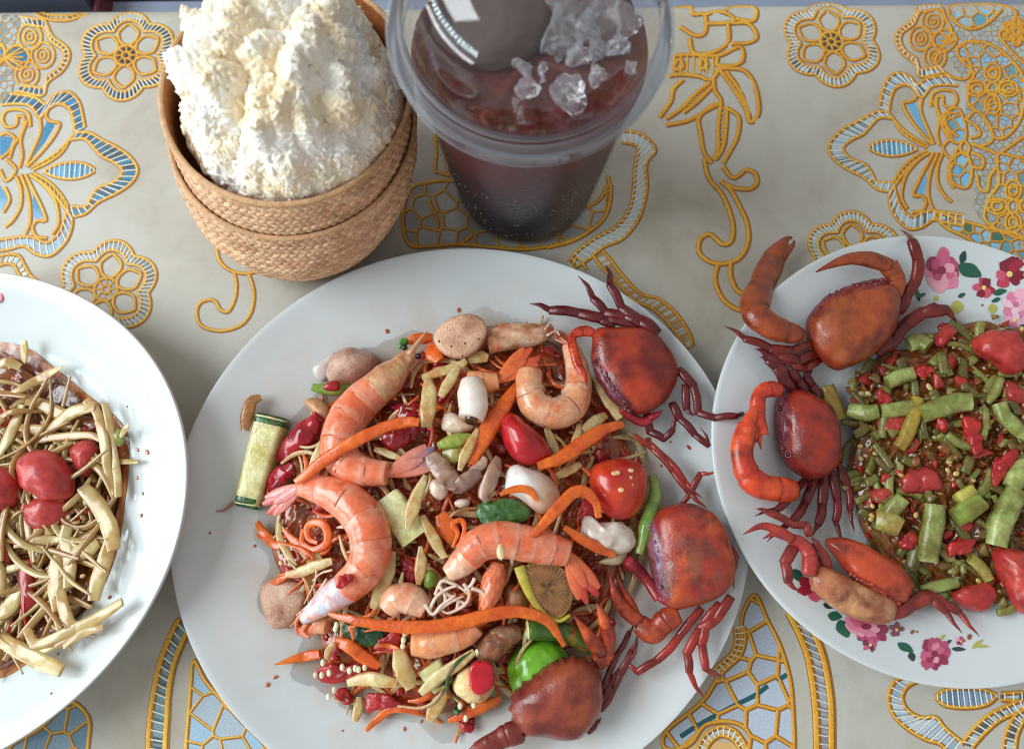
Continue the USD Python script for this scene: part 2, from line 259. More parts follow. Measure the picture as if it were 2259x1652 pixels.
tt = box(-.62, .62, -.45, EDGE - .004, -.032, -.003, .003).col(C(120, 90, 60)); thing('table_top', 'wooden table board under the patterned vinyl cloth', 'table', (tt, 'straw', False))

def hz(x, y):
    x = np.asarray(x, float); y = np.asarray(y, float); q = np.stack([x, y, 0 * x], -1)
    z = (meshkit.fbm(q * 22, 2, 5) - .5) * .0005
    cr = np.abs((x - .128) - (y - .2) * -.25) ; z = z + .0006 * np.exp(-(cr / .003) ** 2) * np.clip((y - .09) / .08, 0, 1)
    cr2 = np.abs(y - .088 - (x - .1) * .10); z = z + .0004 * np.exp(-(cr2 / .003) ** 2) * (x > .0)
    over = np.maximum(0, y - (EDGE - .006)); z = z - np.minimum(over ** 2 * 60, .05)
    return z
gx = np.linspace(-.6, .6, 401); gy = np.r_[np.linspace(-.42, EDGE - .008, 240), np.linspace(EDGE - .007, EDGE, 12)]
X, Y = np.meshgrid(gx, gy); Z = hz(X, Y); r1 = len(gy)
Vt_ = np.stack([X, Y, Z], -1)
hang = [np.stack([gx, np.full_like(gx, EDGE + .001 * k ** .5), hz(gx, np.full_like(gx, EDGE)) - .004 * k], -1) for k in range(1, 8)]
Vc = np.vstack([Vt_.reshape(-1, 3)] + hang); ny = r1 + 7; nx = len(gx)
i, j = np.meshgrid(np.arange(ny - 1), np.arange(nx - 1), indexing='ij'); a = i * nx + j
sheet = M3(Vc, np.vstack([np.stack([a, a + 1, a + nx + 1], -1).reshape(-1, 3), np.stack([a, a + nx + 1, a + nx], -1).reshape(-1, 3)]))

GOLD, GOLD2, CORD_SHADE = C(236, 178, 60), C(212, 150, 46), C(140, 94, 42)
BLUE, SLATE, PALE, TEAL = C(62, 128, 164), C(72, 82, 90), C(170, 185, 190), C(30, 90, 100)
def flat(p): p = np.asarray(p, float)[:, :2]; return np.c_[p, hz(p[:, 0], p[:, 1])]
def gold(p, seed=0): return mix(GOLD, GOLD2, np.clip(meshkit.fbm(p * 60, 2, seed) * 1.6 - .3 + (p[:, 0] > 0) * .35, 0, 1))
def cord(p, w=.00084, closed=False, m=None):
    p = np.asarray(p, float); L = np.linalg.norm(np.diff(p, axis=0), axis=1).sum()
    q = smooth(p[:, :2], m or max(6, int(L / .0011)), closed)
    if closed: q = np.vstack([q, q[:1]])
    q = flat(q)
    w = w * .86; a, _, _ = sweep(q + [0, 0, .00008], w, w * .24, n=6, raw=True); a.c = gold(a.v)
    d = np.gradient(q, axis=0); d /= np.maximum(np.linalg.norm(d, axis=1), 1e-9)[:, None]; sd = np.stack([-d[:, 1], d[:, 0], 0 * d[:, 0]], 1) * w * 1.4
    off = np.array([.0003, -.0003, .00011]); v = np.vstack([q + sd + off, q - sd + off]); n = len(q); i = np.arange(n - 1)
    b = M3(v, np.vstack([np.stack([i, i + n, i + 1], 1), np.stack([i + 1, i + n, i + n + 1], 1)])); b.c = np.broadcast_to(CORD_SHADE, b.v.shape).copy()  # flat brown ribbon, offset lower right: the cord's shadow edge put into colour
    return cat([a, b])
def bar(p, q, w=.0005, col=None):
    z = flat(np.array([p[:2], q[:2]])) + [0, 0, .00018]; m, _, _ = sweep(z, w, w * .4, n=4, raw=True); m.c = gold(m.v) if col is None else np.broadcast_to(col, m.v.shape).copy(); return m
def strip_fill(o, i_, cols, seed=0):
    o = flat(o) + [0, 0, .00010]; i_ = flat(i_) + [0, 0, .00010]; n = len(o); k = np.arange(n - 1)
    m = M3(np.vstack([o, i_]), np.vstack([np.stack([k, k + n, k + 1], 1), np.stack([k + 1, k + n, k + n + 1], 1)]))
    t = np.random.default_rng(seed).integers(0, len(cols), n); m.c = np.tile(np.asarray(cols)[t], (2, 1)); return m
def poly_fill(p, col, dz=.00009):
    v, f = trimesh.creation.triangulate_polygon(Polygon(np.asarray(p)[:, :2]).buffer(0), engine='earcut'); v = flat(v) + [0, 0, dz]
    return M3(v, f).col(col)
def ladder(o, i_, sp=.0036, w=.00085, cols=(SLATE,), barw=.00036, barc=None, closed=False, seed=0):
    """two cords with bars across and a dark net ground between them"""
    L = np.linalg.norm(np.diff(np.asarray(o)[:, :2], axis=0), axis=1).sum(); m = max(12, int(L / sp) * 4)
    a, b = smooth(np.asarray(o)[:, :2], m, closed), smooth(np.asarray(i_)[:, :2], m, closed)
    if closed: a, b = np.vstack([a, a[:1]]), np.vstack([b, b[:1]])
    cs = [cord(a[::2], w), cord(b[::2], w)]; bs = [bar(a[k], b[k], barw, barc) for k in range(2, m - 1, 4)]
    return cs + bs, [strip_fill(a, b, cols, seed)]
def inset(p, d):
    p = np.asarray(p, float)[:, :2]; g = np.gradient(p, axis=0); g /= np.maximum(np.linalg.norm(g, axis=1), 1e-9)[:, None]; return p + np.stack([-g[:, 1], g[:, 0]], 1) * d
LACE = [('sheet', sheet, 'vinyl_cloth', True)]
def lace(name, cords, fills=()):
    sub = [('net_ground', cat(list(fills)), 'print', False)] if len(fills) else None
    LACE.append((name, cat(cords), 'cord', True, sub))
PALEBAR = C(225, 222, 205)

def flower(fr, cx, cy, R, rot, tone):
    c = T(fr, [(cx, cy)])[0][:2]; th = np.linspace(0, 2 * math.pi, 97)[:-1]
    def rad(r, e): q = r * (1 + e * np.abs(np.cos(1.5 * 2 * (th - rot) / 1)) ** 1.0 - e * .5); return c + np.stack([np.cos(th), np.sin(th)], 1) * q[:, None]
    o, i_ = rad(R, .20), rad(R * .78, .26)
    cs, fs = ladder(o, i_, R * .105, cols=tone, barc=PALEBAR, closed=True, seed=int(cx))
    for k in range(6):
        a = rot + k * math.pi / 3; u, v = np.array([math.cos(a), math.sin(a)]), np.array([-math.sin(a), math.cos(a)])
        cs.append(cord([c + u * R * .26 + v * R * .05, c + u * R * .36 + v * R * .17, c + u * R * .58 + v * R * .22, c + u * R * .76 + v * R * .06, c + u * R * .78 - v * R * .02, c + u * R * .58 - v * R * .22, c + u * R * .36 - v * R * .17, c + u * R * .26 - v * R * .05], .0008))
    t2 = np.linspace(0, 2 * math.pi, 25)[:-1]; ring = lambda r: c + np.stack([np.cos(t2), np.sin(t2)], 1) * r
    cs += [cord(ring(R * .25), .0009, True), cord(ring(R * .09), .0008, True)]
    cs += [bar(c + np.array([math.cos(a), math.sin(a)]) * R * .09, c + np.array([math.cos(a), math.sin(a)]) * R * .25, .0005) for a in np.arange(8) * math.pi / 4]
    fs.append(poly_fill(ring(R * .25), SLATE * .6)); lace('lace_flower', cs, fs)
flower('K', 795, 350, .0232, math.radians(90), (SLATE, SLATE * .7, C(70, 100, 120)))
flower('I', 668, 370, .0228, math.radians(84), (SLATE, C(110, 125, 130)))
flower('N', 1045, 265, .0232, math.radians(92), (SLATE, PALE, C(140, 150, 150)))
flower('N', 1190, 1620, .0215, math.radians(90), (PALE, C(150, 165, 160)))

# the big lobed medallion, traced once and laid mirrored on the right
kc = T('K', [(70, 1080)])[0][:2]; nc = T('N', [(1775, 940)])[0][:2]
def spots_L(p): return T('K', p)[:, :2]
def spots_R(p): q = T('K', p)[:, :2] - kc; q = q * (-.94, .96); a = math.radians(-1.5); return nc + q @ np.array([[math.cos(a), math.sin(a)], [-math.sin(a), math.cos(a)]])
LEAF_O = [(470, 835), (560, 835), (640, 880), (740, 930), (820, 990), (866, 1070), (830, 1150), (740, 1215), (620, 1275), (540, 1345), (455, 1368)]
LEAF_I = [(440, 880), (530, 875), (590, 930), (640, 985), (720, 1025), (772, 1080), (720, 1145), (620, 1185), (570, 1250), (540, 1300), (440, 1300)]
UP_O = [(60, 590), (150, 600), (230, 620), (290, 655), (340, 600), (430, 578), (495, 640), (520, 730), (535, 815)]
UP_I = [(10, 660), (110, 655), (190, 670), (250, 740), (300, 690), (370, 650), (430, 680), (460, 750), (470, 840)]
DN_O = [(455, 1370), (450, 1440), (410, 1530), (320, 1610), (230, 1600), (150, 1550), (60, 1570), (-60, 1590)]
DN_I = [(430, 1300), (400, 1400), (370, 1470), (300, 1530), (220, 1500), (160, 1490), (70, 1500), (-60, 1520)]
for nm, S, tone in (('lace_medallion', spots_L, (SLATE, BLUE, C(60, 110, 140), SLATE)), ('lace_medallion', spots_R, (PALE, C(140, 170, 190), PALE, SLATE))):
    cs, fs = [], []
    for k, (o, i_) in enumerate(((LEAF_O, LEAF_I), (UP_O, UP_I), (DN_O, DN_I))):
        a, b = ladder(S(o), S(i_), .0035, cols=tone, barc=PALEBAR, seed=k); cs += a; fs += b
    for o, i_ in (([(440, 880), (390, 960), (310, 1020), (200, 1075)], [(470, 840), (420, 900), (340, 975), (190, 1060)]), ([(430, 1300), (380, 1220), (300, 1140), (200, 1085)], [(450, 1370), (370, 1260), (290, 1170), (180, 1100)])):
        a, b = ladder(S(o), S(i_), .0026, .0008, cols=tone, seed=4); cs += a; fs += b
    a, b = ladder(S([(270, 1078), (370, 1035), (470, 1022), (550, 1038), (602, 1072)]), S([(270, 1082), (350, 1115), (450, 1128), (540, 1110), (602, 1076)]), .0024, .0008, cols=(BLUE, C(90, 160, 200)), barc=PALEBAR); cs += a; fs += b
    for p in ([(460, 750), (440, 690), (370, 655), (310, 680), (290, 735), (320, 765), (375, 780), (340, 860), (260, 960), (170, 1050)], [(250, 740), (255, 830), (210, 940), (160, 1050)], [(190, 800), (180, 720), (120, 690), (40, 700), (15, 750), (40, 800), (100, 790), (110, 730)], [(170, 760), (130, 880), (140, 980), (120, 1060)], [(100, 730), (150, 740), (140, 830), (85, 920), (60, 1000)],
              [(160, 1100), (210, 1200), (260, 1300), (290, 1390), (240, 1390), (205, 1430), (230, 1490), (300, 1500)], [(190, 1100), (280, 1170), (350, 1270), (370, 1400), (330, 1480)], [(130, 1100), (180, 1240), (190, 1390), (150, 1500)], [(100, 1110), (130, 1190), (130, 1300), (80, 1390), (30, 1430)], [(30, 1180), (60, 1260), (20, 1340)], [(40, 1000), (100, 1070), (40, 1140), (0, 1070)], [(0, 850), (50, 840), (95, 880), (60, 950), (0, 1000)]):
        cs.append(cord(S(p), .0009))
    for p in ([(300, 760), (345, 790), (280, 900), (200, 1000), (240, 880)], [(215, 1210), (280, 1370), (220, 1380), (200, 1300)], [(0, 860), (80, 870), (50, 950), (0, 990)], [(0, 1170), (50, 1260), (10, 1330), (-30, 1250)]): fs.append(poly_fill(S(p), BLUE if nm and S is spots_L else C(100, 165, 200)))
    # small five-petal rosette above the scrolls
    for p in ([(115, 100), (210, 120), (280, 130), (330, 230), (420, 300), (435, 370), (390, 450), (300, 520), (270, 600), (180, 590), (100, 570)],): 
        q = S(p); a, b = ladder(q, (q - q.mean(0)) * .80 + q.mean(0), .0028, cols=tone, barc=PALEBAR, seed=9); cs += a; fs += b
    for x, y in ((190, 235), (270, 350), (170, 470)):
        t = np.linspace(0, 2 * math.pi, 13)[:-1]
        for r in (80, 45, 18): cs.append(cord(S([(x + r * .9 * math.cos(k), y + r * math.sin(k)) for k in t]), .0007, True))
    cs.append(cord(S([(30, 360), (70, 300), (130, 290), (185, 350), (150, 430), (90, 430)]), .0009, True)); fs.append(poly_fill(S([(30, 360), (70, 300), (130, 290), (185, 350), (150, 430), (90, 430)]), tone[1] * .8))
    cs += [bar(S([(40, 360)])[0], S([(150, y)])[0], .0006) for y in (300, 330, 365, 400, 430)]
    lace(nm, cs, fs)
# right medallion goes on towards the frame's edge: wheel flowers in blue net
def rosette(fr, cx, cy, r, petals=4, fill=None, rot=0.0):
    cs, fs = [], []
    for k in range(petals):
        a = rot + k * 2 * math.pi / petals
        for q in (1.0, .55):
            e = [(cx + r * (.62 + .38 * q * math.cos(t)) * math.cos(a) - r * .30 * q * math.sin(t) * math.sin(a), cy + r * (.62 + .38 * q * math.cos(t)) * math.sin(a) + r * .30 * q * math.sin(t) * math.cos(a)) for t in np.linspace(0, 2 * math.pi, 11)[:-1]]
            cs.append(cord(T(fr, e), .0008, True))
    e = [(cx + r * .2 * math.cos(t), cy + r * .24 * math.sin(t)) for t in np.linspace(0, 2 * math.pi, 11)[:-1]]
    cs.append(cord(T(fr, e), .0008, True)); fs.append(poly_fill(T(fr, e), C(90, 160, 190)))
    return cs, fs
rg = np.random.default_rng(3)
def net(fr, outline, cell, colors, w=.0007, seed=0, fillp=1.0, border=True, bw=.0009):
    """irregular honeycomb of cords inside an outline"""
    o = smooth(T(fr, outline)[:, :2], 60, True); pg = Polygon(o).buffer(0); x0, y0, x1, y1 = pg.bounds; g = np.random.default_rng(seed)
    px, py = np.meshgrid(np.arange(x0 - 3 * cell, x1 + 3 * cell, cell), np.arange(y0 - 3 * cell, y1 + 3 * cell, cell * .88)); px = px + (np.arange(px.shape[0]) % 2)[:, None] * cell / 2
    pts = np.stack([px.ravel(), py.ravel()], 1) + g.normal(0, cell * .16, (px.size, 2)); vo = Voronoi(pts); cs, fs = [], []
    for a, b in vo.ridge_vertices:
        if a >= 0 and b >= 0:
            s = LineString(vo.vertices[[a, b]]).intersection(pg)
            if s.geom_type == 'LineString' and s.length > .0004: cs.append(cord(np.array(s.coords), w * .8, m=5))
    for ri in vo.point_region:
        r = vo.regions[ri]
        if r and -1 not in r and g.random() < fillp:
            q = Polygon(vo.vertices[r]).buffer(-w * .6).intersection(pg)
            if q.geom_type == 'Polygon' and q.area > 1e-7: fs.append(poly_fill(np.array(q.exterior.coords)[:-1], colors[g.integers(len(colors))]))
    if border: cs.append(cord(o, bw, True))
    return cs, fs
LB = (C(110, 175, 210), C(130, 185, 215), C(150, 170, 180), C(95, 150, 165))
for o in ([(1840, 300), (1930, 260), (2060, 290), (2170, 370), (2250, 480), (2259, 620), (2230, 760), (2150, 860), (2080, 870), (2040, 800), (1990, 720), (1910, 660), (1910, 540), (1940, 460), (1860, 380)], [(2090, 980), (2180, 985), (2290, 1040), (2300, 1400), (2250, 1500), (2120, 1460), (2010, 1380), (2040, 1250), (2100, 1150)],
          [(1790, 100), (1830, 20), (2120, 20), (2080, 100), (1990, 170), (1890, 180)], [(1740, 740), (1830, 680), (1880, 760), (1890, 870), (1830, 900), (1770, 850)], [(1800, 1010), (1890, 960), (1930, 1080), (1900, 1180), (1820, 1160), (1790, 1080)]):
    a, b = net('N', o, .0075, LB, seed=len(LACE)); lace('lace_net', a, b)
a, b = net('N', [(1800, 30), (1830, 110), (1900, 190), (1990, 180), (2090, 120), (2200, 60), (2330, 60), (2330, 1500), (2150, 1480), (2000, 1400), (1930, 1290), (1950, 1200), (1935, 1080), (1890, 960), (1990, 880), (1890, 760), (1900, 560), (1850, 470), (1790, 380), (1800, 220)], .0034, (C(150, 166, 166), C(160, 172, 168), C(142, 158, 160)), .00016, seed=61, border=False); LACE.append(('net_ground', cat(b), 'print', False)); lace('lace_mesh', a)
a, b = net('N', [(1700, 1340), (1900, 1400), (2050, 1440), (2259, 1500), (2300, 1650), (2050, 1600), (1900, 1500), (1760, 1430)], .006, LB + (C(60, 110, 90),), seed=62); lace('lace_net', a, b)
cs = [cord(T('N', p), .0009) for p in ([(1740, 30), (1760, 110), (1800, 200), (1740, 300), (1700, 400), (1790, 480), (1880, 500), (1920, 460), (1915, 390), (1860, 370)], [(1890, 760), (1960, 700), (2040, 790), (2060, 880), (1990, 920), (1930, 910)], [(1930, 900), (1990, 930), (2080, 970), (2090, 1040), (2040, 1120), (2030, 1200), (1980, 1190), (1960, 1100)], [(1900, 760), (1960, 800), (1980, 850), (1920, 870)], [(1930, 960), (2000, 1000), (1990, 1060), (1930, 1050)], [(1880, 880), (1915, 930), (1890, 980), (1855, 930), (1880, 880)], [(2090, 980), (2200, 900), (2260, 860)], [(2130, 20), (2210, 90), (2140, 180), (2100, 220), (2180, 330), (2259, 400)])]; lace('lace_scroll', cs)
for cx, cy, r, k in ((2060, 560, 160, 4), (2190, 1300, 165, 4), (2210, 200, 90, 6)): a, b = rosette('N', cx, cy, r, k, rot=math.pi / 2); lace('lace_rosette', a, b)
a, b = net('K', [(0, 280), (30, 320), (20, 380), (-40, 420), (-100, 350)], .006, (BLUE, SLATE), seed=2); lace('lace_net', a, b)
a, b = ladder(T('I', [(-40, 170), (60, 150), (120, 160), (150, 210), (190, 280), (250, 330)]), T('I', [(-40, 230), (40, 210), (90, 220), (110, 260), (140, 300), (190, 340)]), .003, cols=(SLATE, BLUE, PALE)); lace('lace_scallop', a, b)
a, b = ladder(T('K', [(210, 75), (260, 110), (350, 130), (450, 125), (560, 80)]), T('K', [(250, 70), (290, 88), (350, 97), (440, 95), (500, 75)]), .003, cols=(SLATE, C(110, 80, 80))); lace('lace_scallop', a, b)
a, b = net('K', [(-60, 120), (120, 100), (90, 280), (60, 350), (90, 480), (70, 600), (-60, 620)], .0035, (C(130, 145, 150), C(160, 175, 180)), .00025, seed=5, border=False); lace('lace_net', a, b)

# ribbon of leaves and scrolls between cup and right plate
cs = []
for p in ([(60, 45), (160, 30), (170, 90), (245, 95), (250, 200), (190, 225), (90, 170)], [(250, 90), (330, 75), (420, 110), (410, 145), (250, 150)], [(360, 90), (420, 40), (560, 40), (555, 130), (440, 120)], [(410, 150), (520, 150), (575, 230), (520, 270), (410, 280)], [(150, 240), (175, 330), (280, 335), (390, 270), (390, 150)], [(60, 350), (150, 345), (330, 350), (470, 300), (470, 400), (330, 410), (330, 350)], [(20, 480), (90, 470), (200, 480), (290, 500), (350, 410)], [(50, 420), (85, 370), (110, 420), (70, 440), (50, 420)], [(215, 420), (230, 365), (260, 400), (245, 435), (215, 420)],
          [(340, 430), (470, 440), (540, 500), (575, 600), (580, 720), (530, 770), (500, 680), (430, 560), (340, 440)], [(380, 450), (460, 560), (515, 680), (525, 760)], [(300, 490), (310, 570), (345, 640), (250, 700), (140, 760), (0, 790)], [(280, 520), (180, 600), (90, 690), (0, 750)], [(300, 540), (200, 640), (110, 710)], [(110, 500), (50, 560), (30, 640), (-40, 740)], [(350, 640), (330, 800), (330, 930), (300, 1010)], [(385, 670), (380, 800), (360, 930), (310, 1010)], [(385, 680), (460, 740), (450, 860), (400, 960), (360, 1030)], [(310, 650), (210, 740), (220, 850), (240, 960), (290, 1030)],
          [(240, 1000), (270, 1120), (350, 1220), (400, 1330), (425, 1440), (410, 1520), (360, 1540), (310, 1500), (270, 1475), (215, 1510), (210, 1590), (280, 1650), (380, 1660), (470, 1620), (520, 1520), (510, 1400), (460, 1290), (410, 1200), (345, 1140)], [(360, 1050), (420, 1120), (480, 1090), (500, 1070), (560, 1090), (575, 1150), (530, 1190), (440, 1185), (380, 1160)],
          [(330, 1660), (310, 1760), (350, 1870), (430, 1940), (540, 1970)], [(410, 1660), (410, 1740), (450, 1830), (520, 1860)]):
    cs.append(cord(T('N', p), .00115))
for k in range(9): 
    u = k / 9; q = T('N', [(360 + 150 * u, 470 + 260 * u), (400 + 118 * u, 455 + 270 * u), (270 - 190 * u, 545 + 150 * u), (300 - 190 * u, 555 + 140 * u), (352 - 10 * u, 680 + 280 * u), (386 - 25 * u, 690 + 270 * u)])
    cs += [bar(q[0], q[1]), bar(q[2], q[3]), bar(q[4], q[5])]
for k in range(7): q = T('N', [(60 + 40 * k, 350), (50 + 42 * k, 470)]); cs.append(bar(q[0], q[1], .0006))
lace('lace_leaf_ribbon', cs)
# ladder arcs and net under and beside the cup
cs, fs = ladder(T('M', [(1810, 825), (1910, 835), (2000, 890), (2030, 955), (1975, 1030), (1975, 1200), (1930, 1370), (1830, 1500), (1700, 1560), (1600, 1640), (1500, 1700)]), T('M', [(1820, 900), (1870, 905), (1920, 930), (1910, 1000), (1900, 1080), (1890, 1220), (1860, 1330), (1780, 1430), (1650, 1500), (1530, 1590), (1480, 1660)]), .0034, cols=(C(180, 180, 172), PALE), barc=PALEBAR)
cs.append(cord(T('M', [(1730, 1110), (1750, 1220), (1720, 1350), (1640, 1440), (1500, 1520), (1350, 1560)]), .0010)); lace('lace_arc', cs, fs)
cs, fs = ladder(T('Q', [(1700, 130), (1760, 200), (1830, 290), (1940, 400), (2050, 430), (2160, 520), (2240, 640), (2270, 740)]), T('Q', [(1640, 160), (1700, 240), (1780, 320), (1900, 440), (2010, 490), (2100, 570), (2180, 680), (2230, 760)]), .0034, cols=(C(180, 180, 172), C(150, 130, 100)), barc=GOLD2); lace('lace_arc', cs, fs)
a, b = net('M', [(480, 1200), (600, 1150), (800, 1150), (1000, 1300), (1600, 1300), (1740, 1150), (1730, 1330), (1640, 1440), (1480, 1520), (1200, 1570), (820, 1540), (640, 1550), (480, 1540), (440, 1380)], .0105, (C(165, 165, 162), C(150, 152, 150)), seed=11); lace('lace_net', a, b)
cs = [cord(T('M', p)) for p in ([(640, 840), (650, 960), (640, 1080)], [(640, 1080), (740, 1110)], [(660, 870), (700, 960), (730, 1100)], [(600, 1260), (660, 1400), (640, 1460)], [(880, 1480), (800, 1540)], [(1500, 1700), (1540, 1620), (1600, 1700)])]; [lace('lace_spray', [c]) for c in cs]
# scroll below the basket
cs = [cord(T('I', p)) for p in ([(1370, 60), (1365, 120), (1390, 200), (1460, 255), (1560, 270), (1640, 245), (1660, 215)], [(1380, 60), (1430, 100), (1480, 170), (1540, 180)], [(1470, 120), (1510, 170), (1545, 180)], [(1475, 265), (1490, 340), (1480, 430), (1440, 510), (1390, 500), (1360, 450), (1320, 435), (1260, 460), (1240, 520), (1260, 590), (1330, 625), (1420, 630), (1520, 595), (1580, 520), (1600, 420), (1590, 340), (1565, 270)])]; lace('lace_scroll', cs)
# front corner left: ladder band, honeycomb
cs, fs = ladder(T('J', [(1130, 830), (1080, 920), (1010, 1100), (970, 1280), (945, 1450), (935, 1660), (940, 1900)]), T('J', [(1190, 900), (1150, 970), (1090, 1130), (1060, 1300), (1050, 1460), (1040, 1660), (1045, 1900)]), .0036, .0014, cols=(C(105, 140, 150), C(120, 150, 160), C(70, 90, 95)), barc=PALEBAR); lace('lace_band', cs, fs)
a, b = net('J', [(1220, 1090), (1300, 1230), (1500, 1450), (1700, 1660), (1720, 1800), (1180, 1800), (1170, 1660), (1185, 1450), (1200, 1250)], .013, (C(150, 180, 200), C(160, 175, 185)), seed=21); lace('lace_net', a, b)
a, b = net('J', [(380, 1400), (470, 1360), (560, 1470), (550, 1660), (560, 1800), (60, 1800), (60, 1640), (250, 1520)], .010, (C(95, 130, 150), C(120, 150, 165)), seed=23); lace('lace_net', a, b)
# front corner right: honeycomb wheel, band, leaf motif
a, b = net('H', [(560, 680), (640, 840), (720, 1000), (780, 1200), (800, 1400), (800, 1700), (690, 1750), (520, 1750), (530, 1560), (420, 1480), (250, 1500), (150, 1620), (0, 1650), (0, 1540), (220, 1360), (330, 1200), (470, 1000), (480, 820)], .0125, (C(170, 182, 196), C(160, 170, 185)), .0011, seed=31); lace('lace_net', a, b)
cs, fs = ladder(T('H', [(200, 1640), (250, 1560), (340, 1510), (430, 1530), (490, 1600), (540, 1700)]), T('H', [(250, 1660), (290, 1600), (350, 1565), (420, 1590), (460, 1640), (480, 1700)]), .0026, cols=(C(200, 170, 110), PALE), barc=PALEBAR)
fs.append(poly_fill(T('H', [(130, 1660), (200, 1620), (300, 1600), (420, 1610), (500, 1680), (500, 1750), (130, 1750)]), C(205, 165, 105))); lace('lace_wheel', cs, fs)
cs, fs = ladder(T('H', [(330, 1190), (400, 1130), (470, 1060), (500, 960), (490, 870)]), T('H', [(300, 1150), (370, 1090), (420, 1040), (440, 960), (430, 880)]), .0026, cols=(C(200, 170, 110), C(150, 130, 90)), barc=PALEBAR); lace('lace_wheel', cs, fs)
cs = [cord(T('H', p), .0008) for p in ([(640, 1250), (560, 1310), (400, 1390), (200, 1500), (90, 1570)], [(760, 1180), (700, 1220)])]
for m_ in cs: m_.c[:] = TEAL
lace('lace_thread', cs)
cs, fs = ladder(T('H', [(770, 790), (830, 900), (890, 1050), (920, 1200), (940, 1350), (950, 1500), (955, 1800)]), T('H', [(900, 860), (940, 930), (990, 1060), (1020, 1200), (1040, 1350), (1045, 1500), (1045, 1800)]), .0034, .0016, cols=(C(150, 155, 165), C(120, 125, 135)), barc=C(205, 200, 190)); lace('lace_band', cs, fs)
cs, fs = ladder(T('H', [(1560, 1180), (1450, 1220), (1405, 1320), (1430, 1430), (1520, 1520), (1640, 1590), (1730, 1620), (1800, 1700)]), T('H', [(1600, 1215), (1520, 1260), (1490, 1330), (1520, 1400), (1600, 1450), (1700, 1450), (1760, 1520), (1870, 1610)]), .0032, cols=(C(175, 190, 200), C(140, 160, 175)), barc=PALEBAR)
a, b = ladder(T('H', [(1700, 1320), (1760, 1280), (1900, 1265), (2000, 1275), (2090, 1310)]), T('H', [(1700, 1325), (1760, 1375), (1900, 1390), (2020, 1370), (2090, 1315)]), .0022, cols=(C(130, 160, 190), C(90, 120, 150)), barc=PALEBAR); cs += a; fs += b
for o, i_ in (([(1860, 1620), (1960, 1500), (2060, 1420), (2240, 1340)], [(1930, 1640), (2020, 1540), (2120, 1460), (2270, 1400)]), ([(2120, 1700), (2140, 1560), (2200, 1440), (2270, 1380)], [(2200, 1700), (2210, 1580), (2250, 1480), (2290, 1420)]), ([(2110, 1300), (2260, 1290)], [(2110, 1340), (2260, 1350)])):
    a, b = ladder(T('H', o), T('H', i_), .003, cols=(PALE, SLATE), barc=PALEBAR); cs += a; fs += b
lace('lace_medallion', cs, fs)
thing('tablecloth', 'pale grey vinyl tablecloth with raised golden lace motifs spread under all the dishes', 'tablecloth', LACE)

# ------------------------------------------------------------------ plates
class Plate:
    def __init__(s, cen, a, b, rot, top, under): s.cen, s.a, s.b, s.rot, s.top, s.under = np.array(cen), a, b, rot, np.array(top, float), under
    def rho(s, x, y):
        dx, dy = np.asarray(x) - s.cen[0], np.asarray(y) - s.cen[1]; c, n = math.cos(s.rot), math.sin(s.rot)
        return np.hypot((dx * c + dy * n) / s.a, (-dx * n + dy * c) / s.b)
    def z(s, x, y): 
        r = s.rho(x, y); t = smooth(np.c_[s.top, 0 * s.top[:, :1]], 80); return np.where(r <= 1.0, np.interp(r, t[:, 0], t[:, 1]), np.maximum(0, s.top[-1, 1] - (r - 1) * 0.25))
    def mesh(s):
        t = smooth(np.c_[s.top, 0 * s.top[:, :1]], 60)[:, :2]; zr = s.top[-1, 1]
        e = [(1.004, zr - .0005), (1.006, zr - .0014), (1.0, zr - .0024), (.985, zr - .0030)]
        t[0, 0] = 1e-4
        return revolve(np.vstack([t, e, s.under])[::-1], 160, s.cen, s.a, s.b, s.rot)
CP = Plate((-.0229, .0076), .126, .1204, .0897, [(0, .005), (.3, .005), (.55, .0054), (.66, .0068), (.78, .0098), (.90, .0135), (.97, .0165), (1, .0178)], [(.9, .0105), (.75, .006), (.62, .0022), (.58, .0), (.54, .0), (.53, .002), (1e-4, .002)])
LP = Plate((-.2548, .0078), .119, .1046, .3733, [(0, .006), (.45, .0062), (.60, .0095), (.68, .0145), (.75, .0200), (.84, .0245), (.94, .0295), (1, .0318)], [(.92, .0255), (.80, .0195), (.70, .011), (.60, .003), (.56, 0), (.52, 0), (.51, .002), (1e-4, .002)])
RP = Plate((.1853, .0322), .0989, .0969, -.153, [(0, .006), (.45, .006), (.58, .0085), (.66, .0140), (.72, .0185), (.80, .0212), (.92, .0243), (1, .0262)], [(.93, .0215), (.82, .0188), (.72, .0145), (.62, .004), (.57, 0), (.52, 0), (.51, .002), (1e-4, .002)])
def decal(fr, pts, col, off=.0004, n=30, rings=5):
    o = smooth(T(fr, pts, RP.z)[:, :2], n, True); c = o.mean(0); s = np.linspace(0, 1, rings + 1)[1:]
    v = np.vstack([[c]] + [c + (o - c) * q for q in s]); v = np.c_[v, RP.z(v[:, 0], v[:, 1]) + off]; j = np.arange(n); j2 = (j + 1) % n
    F = [np.stack([0 * j, 1 + j, 1 + j2], 1)]
    for i in range(rings - 1): a = 1 + i * n; b = a + n; F += [np.stack([a + j, b + j, b + j2], 1), np.stack([a + j, b + j2, a + j2], 1)]
    F = np.vstack(F); ar = np.sum(o[:, 0] * np.roll(o[:, 1], -1) - np.roll(o[:, 0], -1) * o[:, 1])
    return M3(v, F if ar > 0 else F[:, ::-1]).col(col)
